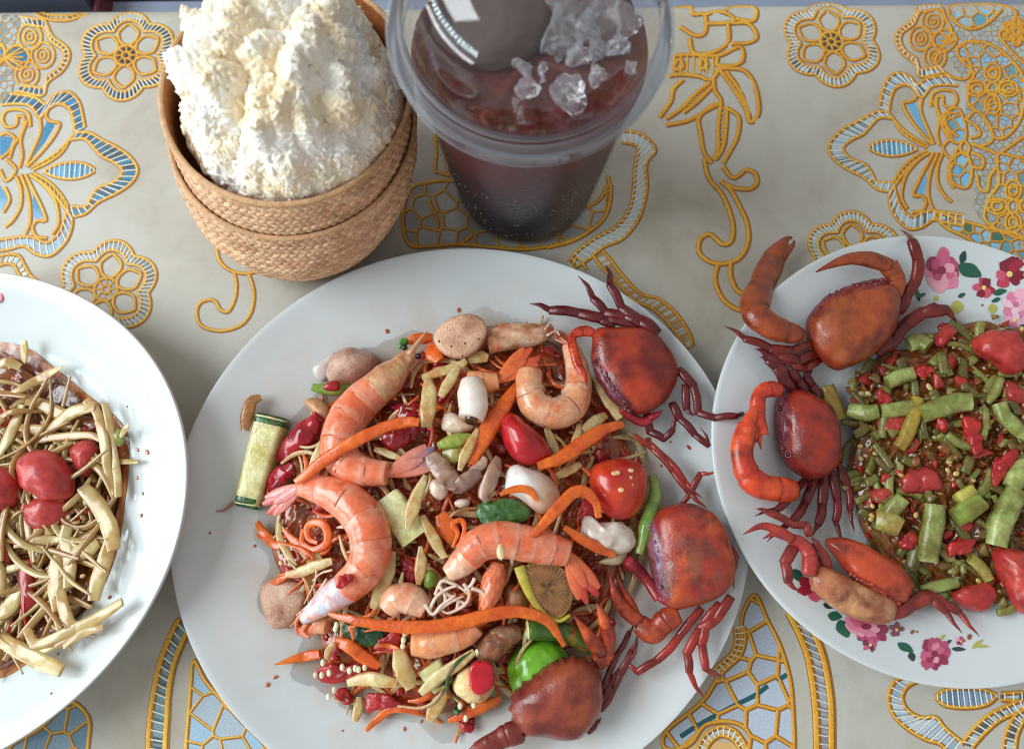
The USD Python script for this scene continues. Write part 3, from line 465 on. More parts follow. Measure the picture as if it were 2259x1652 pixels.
def blossom(fr, cx, cy, r, cols, k=6, seed=0, big=False, sx=1.0, ang=0.0):
    g = np.random.default_rng(seed); ms = []
    for lay in range(2 if big else 1):
        R = r * (1 - .38 * lay); kk = k if lay == 0 else k - 1
        for q in range(kk):
            a = q * 2 * math.pi / kk + g.normal(0, .15) + lay * .5; w = R * g.uniform(.30, .45); l0, l1 = R * .12, R * g.uniform(.85, 1.12)
            e = []
            for t in np.linspace(0, 2 * math.pi, 13)[:-1]:
                u = (l0 + l1) / 2 + (l1 - l0) / 2 * math.cos(t) * (1 + .12 * g.normal()); vv = w * math.sin(t) * (1 + .12 * g.normal()); X_, Y_ = (u * math.cos(a) - vv * math.sin(a)) * sx, u * math.sin(a) + vv * math.cos(a)
                e.append((cx + X_ * math.cos(ang) - Y_ * math.sin(ang), cy + X_ * math.sin(ang) + Y_ * math.cos(ang)))
            ms.append(decal(fr, e, cols[g.integers(len(cols))], .00035 + .00003 * (q + 8 * lay), 20, 4))
    e = [(cx + r * .2 * math.cos(t) * sx, cy + r * .2 * math.sin(t)) for t in np.linspace(0, 2 * math.pi, 9)[:-1]]
    ms.append(decal(fr, e, cols[-1] * .8 if big else C(220, 200, 120), .0009, 16, 3)); return cat(ms)
PINK = [C(190, 90, 120), C(205, 120, 145), C(170, 70, 105), C(215, 150, 165), C(140, 45, 75)]; RED = [C(150, 30, 55), C(175, 55, 80), C(120, 25, 45), C(190, 80, 100)]; LPINK = [C(225, 160, 180), C(235, 185, 200), C(205, 120, 150)]
def leafd(fr, x0, y0, x1, y1, w, col):
    a, b = np.array([x0, y0]), np.array([x1, y1]); d = b - a; n = np.array([-d[1], d[0]]) / np.linalg.norm(d) * w; return decal(fr, [a, a + d * .3 + n, a + d * .65 + n * .8, b, a + d * .6 - n, a + d * .25 - n * .8], col, .0003, 18, 4)
GR, OL = C(25, 85, 65), C(165, 165, 80)
fl = [('printed_rose', blossom('G', 1735, 255, 132, PINK, 8, 1, True), 'print', True), ('printed_flower', blossom('G', 2160, 280, 95, RED, 6, 2), 'print', True), ('printed_flower', blossom('G', 2000, 365, 72, RED, 6, 3), 'print', True),
      ('printed_rose', blossom('G', 2200, 470, 95, LPINK, 6, 4, True), 'print', True), ('printed_rose', blossom('G', 2190, 570, 60, LPINK, 5, 14), 'print', True),
      ('printed_rose', blossom('H', 1690, 1050, 105, PINK, 8, 5, True), 'print', True), ('printed_rose', blossom('H', 1260, 880, 95, PINK, 8, 6, True, 1.7, .45), 'print', True), ('printed_flower', blossom('H', 930, 640, 80, RED, 6, 7, False, 1.3, .6), 'print', True), ('printed_flower', blossom('H', 1285, 995, 48, [C(110, 50, 70), PINK[0]], 5, 8), 'print', True), ('printed_flower', blossom('H', 1855, 972, 32, PINK, 5, 9), 'print', True), ('printed_flower', blossom('H', 1450, 900, 50, [C(110, 55, 70), C(130, 70, 80)], 5, 10), 'print', True)]
for q in (('G', 1840, 220, 1990, 290, 45, GR), ('G', 1860, 210, 1885, 130, 22, C(25, 60, 55)), ('G', 1600, 450, 1560, 330, 16, GR), ('G', 2060, 400, 2150, 380, 20, GR), ('G', 1790, 490, 1880, 480, 40, OL), ('G', 2030, 500, 2090, 490, 32, OL), ('G', 1840, 420, 1890, 400, 14, GR), ('G', 1590, 420, 1640, 400, 12, GR), ('G', 1690, 420, 1720, 440, 18, OL), ('G', 2110, 430, 2050, 450, 14, GR), ('G', 2230, 620, 2265, 600, 20, GR),
          ('H', 1020, 810, 1110, 820, 30, GR), ('H', 1090, 840, 1150, 950, 42, GR), ('H', 1460, 985, 1560, 1040, 26, GR), ('H', 1540, 1040, 1560, 1100, 22, C(25, 60, 55)), ('H', 800, 520, 860, 600, 30, GR), ('H', 990, 740, 1070, 760, 20, C(25, 60, 55)), ('H', 1210, 940, 1240, 970, 18, GR), ('H', 1800, 1020, 1890, 1025, 14, C(40, 60, 60)), ('H', 1930, 1020, 2000, 960, 14, OL), ('H', 1950, 1005, 2040, 1005, 10, OL), ('H', 1730, 960, 1760, 930, 10, OL), ('H', 1770, 985, 1800, 965, 10, C(40, 60, 60))):
    fl.append(('printed_leaf', leafd(*q), 'print', True))
thing('serving_plate', 'large plain white plate in the middle holding the seafood salad', 'plate', (CP.mesh(), 'stained_melamine'))
thing('serving_plate', 'deep plain white plate at the left edge holding papaya salad in brown sauce', 'plate', (LP.mesh(), 'melamine'))
pm = RP.mesh(); thing('flowered_plate', 'white plate printed with pink and red flowers, at the right edge', 'plate', [('dish', pm, 'melamine', True)] + fl)

# ------------------------------------------------------------------ sticky rice basket
BC, BSH = np.array([-.1010, .1555]), np.array([.0134, .0150]) / .085       # base centre, lean
def bc(z): return BC + BSH * z
def weave(r0, r1, z0, z1, rows, depth, nth=720, seed=0, bulge=0.0):
    m = rows * 6; v = np.linspace(0, rows, m + 1); th = np.arange(nth) / nth * 2 * math.pi; V_, TH = np.meshgrid(v, th, indexing='ij')
    row = np.floor(np.minimum(V_, rows - 1e-6)); fv = V_ - row; u = TH / (2 * math.pi) * 92 + .5 * (row % 2) + (fv - .5) * .55 * np.where(row % 2 > 0, 1, -1)
    fu = u - np.floor(u); d = (np.abs(np.sin(math.pi * fu)) ** .6) * (np.sin(math.pi * fv) ** .5)
    k = V_ / rows; r = r0 + (r1 - r0) * k + bulge * np.sin(math.pi * k); nz = meshkit.noise(np.stack([np.cos(TH) * 3, np.sin(TH) * 3, V_ * .3], -1), 4) - .5
    r = r + depth * (d - .5) + nz * .0012; z = z0 + (z1 - z0) * k + .0003 * np.sin(TH * 3 + row)
    c = BC + BSH * z[..., None]; P_ = np.stack([c[..., 0] + r * np.cos(TH), c[..., 1] + r * np.sin(TH), z], -1).reshape(-1, 3)
    i, j = np.meshgrid(np.arange(m), np.arange(nth), indexing='ij'); a = i * nth + j; b = i * nth + (j + 1) % nth
    M = M3(P_, np.vstack([np.stack([a, b, b + nth], -1).reshape(-1, 3), np.stack([a, b + nth, a + nth], -1).reshape(-1, 3)]))
    idn = (np.floor(u) * 7 + row * 131).ravel(); g = (np.sin(idn * 12.9898) * 43758.5453) % 1.0
    M.c = mix(C(222, 184, 148, 1.3), C(188, 144, 108, 1.25), g) * (0.85 + .3 * meshkit.noise(P_ * 90, 3))[:, None]; return M
def ringp(pr, col, n=200): 
    m = revolve(pr, n, BC, shear=BSH); m.c = mix(col, col * .75, meshkit.fbm(m.v * np.array([60, 60, 400]), 3, 2)); return m
TAN = C(206, 162, 120, 1.25); RED_ = C(190, 50, 60)
redtag = box(-.1432, -.1405, .166, .180, .060, .070).col(RED_)
thing('rice_basket', 'round woven bamboo basket heaped with white sticky rice', 'basket', [
    ('woven_body', weave(.0365, .0515, .002, .064, 23, .0009, bulge=.0068), 'straw'),
    ('woven_collar', weave(.0494, .0492, .060, .0842, 9, .0009, seed=2), 'straw'),
    ('inner_wall', ringp([(.0478, .0845), (.0465, .07), (.0455, .05), (.03, .046), (1e-4, .046)], C(178, 112, 66, 1.2)), 'straw'),
    ('rim', ringp([(.0478 + .0012 * (1 - math.cos(t)), .0842 + .0011 * math.sin(t)) for t in np.linspace(0, 2 * math.pi, 11)], TAN), 'straw'),
    ('lower_rim', ringp([(.0512 + .0011 * math.cos(t), .0642 + .0010 * math.sin(t)) for t in np.linspace(2 * math.pi, 0, 11)], TAN), 'straw'),
    ('foot', ringp([(.034, .0), (.0362, .0), (.0375, .003), (.0365, .005)][::1], C(150, 100, 66)), 'straw'), ('red_tie', redtag, 'straw', False)])
rc = bc(.078) + [.0016, -.0022]; g = np.random.default_rng(12)
th = np.linspace(0, 2 * math.pi, 40)[:-1]; s = np.linspace(0.0, 1, 40)
S_, TH = np.meshgrid(np.linspace(0.002, 1, 70), np.linspace(0, 2 * math.pi, 181)[:-1], indexing='ij')
CLUMPS = np.random.default_rng(5).uniform(-.05, .05, (75, 2))
def rice_surface(S_, TH):
    R = .0446 * (1 + .02 * np.cos(TH * 2 + 1)); x = S_ * R * np.cos(TH); y = S_ * R * np.sin(TH); q = np.stack([x, y, 0 * x], -1)
    h = .044 * (1 - S_ ** 2.6) ** .9; h = h * (1 + .25 * np.cos(TH - .6) * S_)
    wq = q[..., :2] + (meshkit.noise(q * 210, 3) - .5)[..., None] * .004; dd = cKDTree(CLUMPS).query(wq)[0]; lump = (.0062 - dd) * 1.25 + (meshkit.noise(q * 150 + 9, 5) - .5) * .004 + (meshkit.noise(q * 60, 8) - .5) * .008
    low = np.clip((S_ - .80) / .2, 0, 1) * np.clip(np.cos(TH + 2.45), 0, 1) * .006
    z = .079 + h + lump * (1 - S_ ** 6) - low
    return np.stack([rc[0] + x * (1 + .8 * lump / .05 * (1 - S_ ** 4)), rc[1] + y * (1 + .8 * lump / .05 * (1 - S_ ** 4)), z], -1)
P_ = rice_surface(S_, TH); n_, m_ = S_.shape; i, j = np.meshgrid(np.arange(n_ - 1), np.arange(m_), indexing='ij'); a = i * m_ + j; b = i * m_ + (j + 1) % m_
clump = M3(P_.reshape(-1, 3), np.vstack([np.stack([a, b + m_, b], -1).reshape(-1, 3), np.stack([a, a + m_, b + m_], -1).reshape(-1, 3)])); clump.v += np.c_[np.zeros((len(clump.v), 2)), (meshkit.fbm(clump.v * 420, 2, 8) - .5) * .0015]; clump.c = mix(np.array([.93, .91, .85]), np.array([.88, .76, .54]), np.clip(meshkit.fbm(clump.v * 75, 2, 9) * 2.4 - .75, 0, 1))
base = trimesh.creation.icosphere(1, 1.0); gv, gf = base.vertices, base.faces; ng = 12000
us, ut = np.sqrt(g.random(ng)) * .985, g.random(ng) * 2 * math.pi; p0 = rice_surface(us, ut); e = 1e-3
du = rice_surface(us + e, ut) - p0; dv = rice_surface(us, ut + e) - p0; nr = np.cross(du, dv); nr /= np.linalg.norm(nr, axis=1)[:, None] + 1e-12; nr *= np.sign(nr[:, 2:3] + 1e-9)
d = g.normal(size=(ng, 3)) + nr * g.normal(0, .2, (ng, 1)); d -= nr * (np.sum(d * nr, 1) * .86)[:, None]; d /= np.linalg.norm(d, axis=1)[:, None]
s1 = np.cross(d, nr); s1 /= np.linalg.norm(s1, axis=1)[:, None] + 1e-9; s2 = np.cross(d, s1); L = g.uniform(.0018, .0028, ng); r_ = g.uniform(.0008, .0010, ng)
V = p0[:, None] + nr[:, None] * np.where(g.random(ng) < .93, g.uniform(-.0009, -.0004, ng), g.uniform(-.0002, .0008, ng))[:, None, None] + d[:, None] * (gv[None, :, 0:1] * L[:, None, None]) + s1[:, None] * (gv[None, :, 1:2] * r_[:, None, None]) + s2[:, None] * (gv[None, :, 2:3] * r_[:, None, None])
F = (gf[None] + (np.arange(ng) * len(gv))[:, None, None]).reshape(-1, 3)
ct = np.clip(meshkit.fbm(p0 * 75, 2, 9) * 2.6 - .85 + g.normal(0, .16, ng), 0, 1); cc = mix(np.array([.93, .91, .86]), np.array([.88, .74, .50]), ct)
grains = M3(V.reshape(-1, 3), F, np.repeat(cc, len(gv), 0)); gn = d[:, None] * (gv[None, :, 0:1] / L[:, None, None]) + s1[:, None] * (gv[None, :, 1:2] / r_[:, None, None]) + s2[:, None] * (gv[None, :, 2:3] / r_[:, None, None]); gn /= np.linalg.norm(gn, axis=2, keepdims=True); gn = (gn * .9 + nr[:, None] * .3).reshape(-1, 3); grains.n = gn / np.linalg.norm(gn, axis=1)[:, None]
thing('sticky_rice', 'heap of steamed white sticky rice filling the bamboo basket', 'rice', [('rice_clump', clump, 'rice_grain'), ('grains', grains, 'rice_grain', True, None, 'stuff')])

# ------------------------------------------------------------------ iced drink
CC = np.array([.0072, .1685]); 
cupw = revolve([(1e-4, .001), (.030, .001), (.0328, .0025), (.0340, .008), (.0372, .045), (.0404, .085), (.0440, .112), (.0450, .117)], 120, CC)
ridge = lambda r, z, a, b: revolve([(r + a * math.cos(t), z + b * math.sin(t)) for t in np.linspace(0, 2 * math.pi, 13)], 160, CC)
liq = revolve([(1e-4, .0022), (.029, .0022), (.0320, .0035), (.0333, .009), (.0366, .046), (.0397, .086), (.0424, .107), (.0428, .1085), (.0415, .1082), (.03, .1078), (1e-4, .1078)], 140, CC)
liq.v[:, 2] += np.where(liq.v[:, 2] > .1, (meshkit.fbm(liq.v * 130, 3, 3) - .5) * .006, 0)
domep = [(.0437, .1262), (.0440, .130), (.0432, .138), (.0405, .148), (.0355, .157), (.029, .1625), (.0215, .165), (.0135, .1655)]
DG_ = np.random.default_rng(44)
thing('plastic_cup', 'clear plastic cup with domed lid holding the dark iced drink', 'cup', [
    ('cup_wall', cupw, 'cup_plastic'), ('rolled_lip', ridge(.0458, .1165, .0014, .0014), 'clear_plastic_rim'), ('droplets', cat([ball(CC.tolist() + [0] + np.array([(.0342 + .10 * (z - .008)) * math.cos(t), (.0342 + .10 * (z - .008)) * math.sin(t), z]), r, 1) for z, t, r in zip(DG_.uniform(.012, .07, 150) ** 1.0, DG_.uniform(-2.9, -.25, 150), DG_.uniform(.00012, .00032, 150))]), 'beads', True, None, 'stuff'), ('lid_skirt', revolve([(.0474, .1150), (.0478, .1185), (.0482, .1215), (.0486, .1225)], 160, CC), 'clear_plastic'), ('skirt_bead', ridge(.0475, .1152, .0006, .0006), 'clear_plastic_rim'),
    ('lid_flange', ridge(.0470, .1240, .0024, .0014), 'clear_plastic_rim'), ('dome', revolve(domep, 160, CC), 'clear_plastic'), ('dome_bead', ridge(.0440, .1268, .0010, .0012), 'clear_plastic_rim'), ('dome_hole_edge', ridge(.0132, .1655, .0007, .0006), 'clear_plastic_rim')])
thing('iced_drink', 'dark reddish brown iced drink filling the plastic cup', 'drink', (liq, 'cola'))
def ice(lab, fr, x, y, r, z, seed, sc=(1, 1, .7), mat='ice', name='ice_chunk', k=14, amp=.0):
    g = np.random.default_rng(seed); q = g.normal(size=(k, 3)); q /= np.linalg.norm(q, axis=1)[:, None]; q *= g.uniform(.75, 1.1, (k, 1)) * U(fr, r) * np.array(sc)
    h = hull(q); tm = trimesh.Trimesh(h.v, h.f).subdivide().subdivide().subdivide()
    if mat == 'brown_ice': trimesh.smoothing.filter_laplacian(tm, iterations=12)
    v = tm.vertices + (meshkit.fbm(tm.vertices * 330, 4, seed) - .5)[:, None] * tm.vertex_normals * (.0055 if mat == 'ice' else .0012)
    c = T(fr, [(x, y)], z)[0]; thing(name, lab, 'ice', (M3(v + c, tm.faces), mat, 35), 'ice pieces floating in the drink')
ice('large smooth block of brownish ice under the lid at the top of the cup', 'M', 980, 150, 330, .112, 1, (1, .75, .6), 'brown_ice', 'ice_block', 22)
for q in (('jagged clear ice lump beside the large brownish block in the cup', 1420, 250, 170), ('broad crushed ice lump furthest right in the cup', 1740, 170, 190), ('crushed ice at the top of the cup, cut by the photo edge', 1520, 40, 170), ('narrow upright sliver of ice below the jagged lump in the cup', 1550, 350, 85), ('small ring-like piece of ice low in the cup on the right', 1490, 590, 105), ('faint ice piece left of the ring-like one in the cup', 1240, 570, 80), ('thin bright needle of ice in the middle of the cup', 1325, 480, 48), ('tiny ice crumb nearest the front of the cup', 1150, 660, 40), ('clear crushed ice crumb right of the ring-like piece in the cup', 1640, 470, 70), ('clear ice crumb under the broad crushed lump in the cup', 1790, 300, 80), ('glassy ice splinter between the two big clear lumps', 1590, 190, 90), ('small glassy crumb at the right wall of the cup', 1880, 420, 50), ('pale ice crumb behind the narrow upright sliver', 1640, 300, 75), ('thin ice needle just under the front of the lid', 1185, 720, 30), ('second ice crumb under the dome, left of the needle', 1210, 450, 60)):
    ice(q[0], 'M', q[1], q[2], q[3], .1125, q[1], (1, 1.0, .6) if q[3] > 50 else (.5, 1.3, .5))

# ------------------------------------------------------------------ food: general makers
class Mound:
    def __init__(s, plate, out, h, seed):
        o = smooth(T('P', out, plate.z)[:, :2], 160, True); s.p, s.h, s.seed = plate, h, seed; s.c = np.array(Polygon(o).centroid.coords[0]); q = o - s.c; a = np.arctan2(q[:, 1], q[:, 0]); k = np.argsort(a); s.a, s.r = a[k], np.hypot(*q.T)[k]; s.rx = s.ry = s.r.mean()
    def w(s, a): return np.interp((a + math.pi) % (2 * math.pi) - math.pi, s.a, s.r, period=2 * math.pi) / s.rx
    def d(s, x, y): 
        dx, dy = x - s.c[0], y - s.c[1]; a = np.arctan2(dy, dx); return np.hypot(dx / s.rx, dy / s.ry) / s.w(a)
    def z(s, x, y): return s.p.z(x, y) + s.h * np.maximum(0, 1 - s.d(x, y) ** 2) ** .6
    def mesh(s, base, other, amp=.004, fs=160, n=220):
        S_, TH = np.meshgrid(np.linspace(.004, .95, 120), np.linspace(0, 2 * math.pi, n + 1)[:-1], indexing='ij'); w = s.w(TH) + .10 * (meshkit.noise(np.stack([np.cos(TH) * 6, np.sin(TH) * 6, 0 * TH], -1), 7) - .5)
        x = s.c[0] + S_ * s.rx * np.cos(TH) * w; y = s.c[1] + S_ * s.ry * np.sin(TH) * w; z = s.z(x, y) + .0007 * np.sign(.93 - S_) + (meshkit.fbm(np.stack([x, y, 0 * x], -1) * fs, 3, int(s.seed)) - .55) * amp * np.clip((.95 - S_) * 6, 0, 1) + (meshkit.noise(np.stack([x, y, 0 * x], -1) * 520, 9) - .5) * .0028 * np.clip((.95 - S_) * 6, 0, 1)
        m_ = n; i, j = np.meshgrid(np.arange(119), np.arange(m_), indexing='ij'); a = i * m_ + j; b = i * m_ + (j + 1) % m_
        m = M3(np.stack([x, y, z], -1).reshape(-1, 3), np.vstack([np.stack([a, b + m_, b], -1).reshape(-1, 3), np.stack([a, a + m_, b + m_], -1).reshape(-1, 3)])); m = vary(m, base, other, fs * 1.4, 3); m.c = mix(m.c, base * np.array([1.35, 1.5, 1.3]), np.clip((meshkit.fbm(m.v * 620, 2, 4) - .55) * 8, 0, .8)); m.c = mix(m.c, base * .55, np.clip((meshkit.fbm(m.v * 540 + 3, 2, 6) - .55) * 8, 0, .7)); return m
def zc(w): return w[:2]
CM = Mound(CP, [(600, 1130), (640, 980), (700, 900), (790, 860), (900, 790), (1010, 750), (1150, 730), (1260, 760), (1340, 860), (1400, 970), (1430, 1100), (1415, 1220), (1375, 1330), (1330, 1420), (1180, 1490), (1090, 1550), (1000, 1575), (880, 1570), (790, 1510), (710, 1480), (690, 1400), (630, 1320), (600, 1230)], .019, 1)
RM = Mound(RP, [(1850, 870), (1910, 800), (2000, 750), (2100, 715), (2259, 710), (2400, 790), (2430, 1000), (2400, 1240), (2259, 1330), (2100, 1335), (1960, 1280), (1890, 1180), (1860, 1050), (1850, 950)], .016, 2)
LM = Mound(LP, [(-150, 810), (0, 780), (70, 810), (140, 890), (220, 905), (262, 960), (270, 1060), (250, 1180), (218, 1300), (175, 1390), (100, 1440), (0, 1470), (-150, 1480), (-210, 1150)], .012, 4)

CARROT, CARROT2 = C(236, 106, 30, 1.2), C(210, 82, 26, 1.2)
PAP, PAP2 = C(216, 196, 138, 1.15), C(192, 156, 94, 1.15)
def shred(name, lab, catg, fr, pts, hw, th=.5, base=CM.z, lift=.002, cols=(PAP, PAP2), mat='fibrous', pr=(.5, .95, 1, .55), pw=3.0, roll=0.0, group=None, n=10, seed=None):
    w = U(fr, hw); p = T(fr, pts, base, lift + w * th); seed = seed if seed is not None else int(abs(pts[0][0] * 7 + pts[0][1] * 3)) % 997
    m, t, a = sweep(p, np.array(pr) * w, np.array(pr) * w * th, n=n, m=max(10, 6 * len(pts)), pw=pw, roll=roll)
    m.v = m.v + (meshkit.fbm(m.v * 240 + seed, 2, seed) - .5)[:, None] * np.array([1, 1, 1]) * w * (.18 if mat == 'sauced_bean' else .10 if mat == 'wet_papaya' else .30)
    vary(m, cols[0], cols[1], 170, seed); thing(name, lab, catg, (m, mat, 50), group)
def carrot(lab, fr, pts, hw, **k): k.setdefault('cols', (CARROT, CARROT2)); k.setdefault('mat', 'vegetable'); shred('carrot_strip', lab, 'carrot', fr, pts, hw, **k)
def papaya(lab, fr, pts, hw, **k): shred('papaya_shred', lab, 'papaya', fr, pts, hw, **k)
def body(name, lab, catg, fr, out, ht, hb=None, base=CM.z, lift=.004, cols=None, mat='meat', amp=.0006, fs=200, p=2.0, n=40, group=None, extra=None, hi=.65, lo=.35, tilt=(0, 0), rings=8, vs=150):
    o = T(fr, out, base, lift); o[:, 2] = .5 * o[:, 2] + .5 * o[:, 2].mean()
    o = T(fr, [(a, b) for a, b in [(q[0], q[1]) for q in out]], lambda x, y: np.interp(np.arange(len(out)), np.arange(len(out)), o[:, 2]) + tilt[0] * (x - o[:, 0].mean()) + tilt[1] * (y - o[:, 1].mean()))
    m, S, ang = pillow(o, ht, ht * .5 if hb is None else hb, rings, p, n, amp=amp, fs=fs, seed=len(NAMES)); seed = int(abs(out[0][0]) + abs(out[0][1])) % 911
    vary(m, cols[0], cols[1], vs, seed, lo, hi)
    if extra: m.c = extra(m, S, ang, o)
    thing(name, lab, catg, (m, mat), group)
    return m

# ------------------------------------------------------------------ prawns
def lobe(p, d, up, L, w, th, c0, c1):
    d = d / np.linalg.norm(d); t = np.linspace(0, 1, 9); pts = p + np.outer(t, d) * L + np.outer(t * t, up) * L * .05
    m, tt, aa = sweep(pts, np.array([.35, .7, .95, 1, .85, .35]) * w, np.array([.8, 1, .9, .7, .5, .3]) * th, n=8, raw=True, up=up); m.c = mix(c0, c1, np.clip(tt * 1.6 - .55, 0, 1)); return m
ORANGE, PINKS, WHITEB, REDT, BLUET = C(238, 108, 66, 1.2), C(240, 142, 112, 1.2), C(244, 190, 168, 1.2), C(198, 60, 44, 1.2), C(96, 108, 132, 1.1)
def prawn(lab, fr, pts, hw, lift=.009, base=CM.z, nseg=6, cols=(ORANGE, PINKS), fan=None, fanc=(REDT, REDT), fanL=200, head=None, flat_=.95, feelers=(), legs=True, headc=(C(176, 128, 92), C(205, 160, 120)), rot=None, seed=1, eyes=True):
    p = smooth(T(fr, pts, base, lift), 90); t = np.linspace(0, 1, 90); r = prof([U(fr, h) for h in hw], t); cen = p.mean(0); parts = []
    up0 = np.array([0, 0, 1.0]); belly = cen - p; belly[:, 2] = 0; belly /= np.maximum(np.linalg.norm(belly, axis=1), 1e-6)[:, None]
    for k in range(nseg):
        a, b = k / nseg, (k + 1) / nseg; lo, hi = int(a * 89), min(89, int(b * 89) + (3 if k < nseg - 1 else 0)); q = p[lo:hi + 1]
        if len(q) < 4: continue
        u = np.linspace(0, 1, len(q)); rr = r[lo:hi + 1] * (1 + .012 * u) * (1 - .014 * np.clip((u - .88) / .12, 0, 1))
        m, tt, aa = sweep(q, rr, rr * flat_, n=22, raw=True)
        nv = m.v - np.r_[np.repeat(q, 22, 0), q[:1], q[-1:]]; nv /= np.maximum(np.linalg.norm(nv, axis=1), 1e-9)[:, None]
        bl = np.r_[np.repeat(belly[lo:hi + 1], 22, 0), belly[lo:lo + 1], belly[hi:hi + 1]]; under = np.clip(np.sum(nv * bl, 1) * 1.2 - .35, 0, 1)
        nz = meshkit.fbm(m.v * 180, 3, k + seed); band = np.exp(-((tt - .84) / .13) ** 2); c = mix(cols[0], cols[1], np.clip(nz * 2.6 - .8, 0, 1)); c = mix(c, WHITEB, np.clip(band * .34 + under * .5, 0, .8)); c = mix(c, cols[0] * np.array([.95, .8, .7]), np.exp(-((tt - .06) / .06) ** 2) * .3); m.c = c
        m.v += ((meshkit.fbm(m.v * 260, 2, k) - .5) * .0006)[:, None] * nv; parts.append(('shell_segment', m, 'prawn_flesh'))
    if legs:
        for k in range(3, 3 + 5):
            q = int((k - 2.5) / 6 * 80); s0 = p[q] + belly[q] * r[q] * .8 - up0 * r[q] * .2; e0 = s0 + belly[q] * r[q] * .55 - up0 * r[q] * .35 + (p[min(q + 5, 89)] - p[q]) * .8
            m, _, _ = sweep([s0, (s0 + e0) / 2 + up0 * .0006, e0], [.0008, .0009, .0003], n=6, m=8); parts.append(('leg', m.col(WHITEB * .9), 'prawn_flesh'))
    if fan is not None:
        tip = p[-1]; d = T(fr, [fan], base, lift * .9)[0] - tip; L = U(fr, fanL) * 1.08; side = np.cross(d / np.linalg.norm(d), up0); ms = []
        for k, (sp, ln) in enumerate(((-.24, .9), (-.12, 1.0), (0, .74), (.12, 1.0), (.24, .9))):
            dd = d / np.linalg.norm(d) + side * sp; ms.append(('tail_blade', lobe(tip - d / np.linalg.norm(d) * r[-1] * .3 + up0 * (.0006 if k == 2 else 0), dd, up0, L * ln, L * .115, .0010, fanc[0], fanc[1] if k in (1, 3) else mix(fanc[0], fanc[1], .35)), 'prawn_flesh', True))
        parts += ms
    if head is not None:
        hp, hr, hl = head; q = T(fr, hp, base, hl); m, tt, aa = sweep(q, [U(fr, x) for x in hr], [U(fr, x) * .9 for x in hr], n=18, m=40)
        m.v += ((meshkit.fbm(m.v * np.array([300, 300, 300]), 3, 5) - .5) * .0016)[:, None] * np.array([.6, .6, 1]); vary(m, headc[0], headc[1], 260, 8); sub = []
        d = q[-1] - q[-2]; d /= np.linalg.norm(d); 
        if eyes: rs, _, _ = sweep([q[-1] - d * .002 + up0 * .0022, q[-1] + d * .006 + up0 * .003, q[-1] + d * .013 + up0 * .003], [.0015, .001, .0002], n=6, m=8); sub.append(('rostrum', rs.col(headc[1]), 'prawn_flesh'))
        for sg in ((-1, 1) if eyes else ()): sub.append(('eye', ball(q[-1] + np.cross(d, up0) * sg * U(fr, hr[-2]) * .8 + up0 * .0012, .0014, 2).col((.01, .01, .015)), 'tomato_skin'))
        parts.append(('head', m, 'prawn_flesh', True, sub))
    for f in feelers:
        fr2, fp, w = f[:3]; m, _, _ = sweep(T(fr2, fp, base, lift * .6 + .003), [w, w * .8, w * .5], n=5, m=6 * len(fp)); parts.append(('feeler', m.col(f[3] if len(f) > 3 else C(222, 180, 150)), 'prawn_flesh'))
    thing('prawn', lab, 'prawn', parts)

# ------------------------------------------------------------------ crabs
CR, CRD, CRP = C(184, 60, 32, 1.0), C(104, 24, 26, 1.0), C(122, 64, 86, 1.0)
def limb(fr, pts, hw, base, lift, c0, c1, thin_end=True, flat_=.75, seed=0):
    q = T(fr, pts, base, lift); w = [U(fr, h) for h in (hw if np.ndim(hw) else np.linspace(hw, hw * .55, len(pts) - 1))]; ms = []
    while len(w) < len(q) - 1: w.append(w[-1] * .8)
    for k in range(len(q) - 1):
        a, b = q[k], q[k + 1]; last = k == len(q) - 2 and thin_end; mid = (a + b) / 2 + np.array([0, 0, .0010]) + np.cross(b - a, [0, 0, 1.0]) * (.07 if last else .03 * (-1) ** k); w2 = w[k + 1] if k < len(q) - 2 else w[k]; d = (b - a) / np.linalg.norm(b - a)
        w = [x * (.82 if thin_end else 1) for x in w] if k == 0 else w; w2 = w[k + 1] if k < len(q) - 2 else w[k]; pr = np.array([.85, .95, .72, .4, .08]) * w[k] if last else np.array([.86, .97, 1.0, .98, .97 * (w2 + w[k]) / 2 / w[k]]) * w[k]
        m, tt, _ = sweep([a - d * w[k] * .45, (a + mid) / 2 + [0, 0, .0003], mid, (b + mid) / 2 + [0, 0, .0003], b if last else b + d * w2 * .30], pr, pr * flat_, n=14, m=20, pw=2.3); e = np.exp(-((tt - 1) / .07) ** 2) * (not last)
        vary(m, c0, c1, 150, k + seed); m.c = mix(m.c, c1 * .75, np.clip(e * .5, 0, 1)); ms.append(m)
    return cat(ms)
def arm(fr, pts, hw, base, lift, c0, c1, seed=0):
    q = T(fr, pts, base, lift); w = [U(fr, h) for h in hw]
    while len(w) < len(q): w.append(w[-1])
    p = smooth(np.c_[q, w[:len(q)]], 70); t = np.linspace(0, 1, 70); L = np.r_[0, np.cumsum(np.linalg.norm(np.diff(q, axis=0), axis=1))]; jt = L[1:-1] / L[-1]
    nt = sum(np.exp(-((t - j) / .018) ** 2) for k, j in enumerate(jt) if k % 2 == 0) if len(jt) else 0 * t; bulge = .92 + .10 * np.abs(np.sin(t * math.pi * (1 + len(jt) / 2)))
    r = p[:, 3] * bulge * (1 - .10 * nt) * np.clip(.75 + t * 6, 0, 1); m, tt, a = sweep(p[:, :3], r, r * .82, n=20, raw=True, pw=2.2); vary(m, c0, c1, 130, seed); m.c = mix(m.c, c1 * .7, np.clip(np.interp(tt, t, nt) * .7, 0, 1)); return m
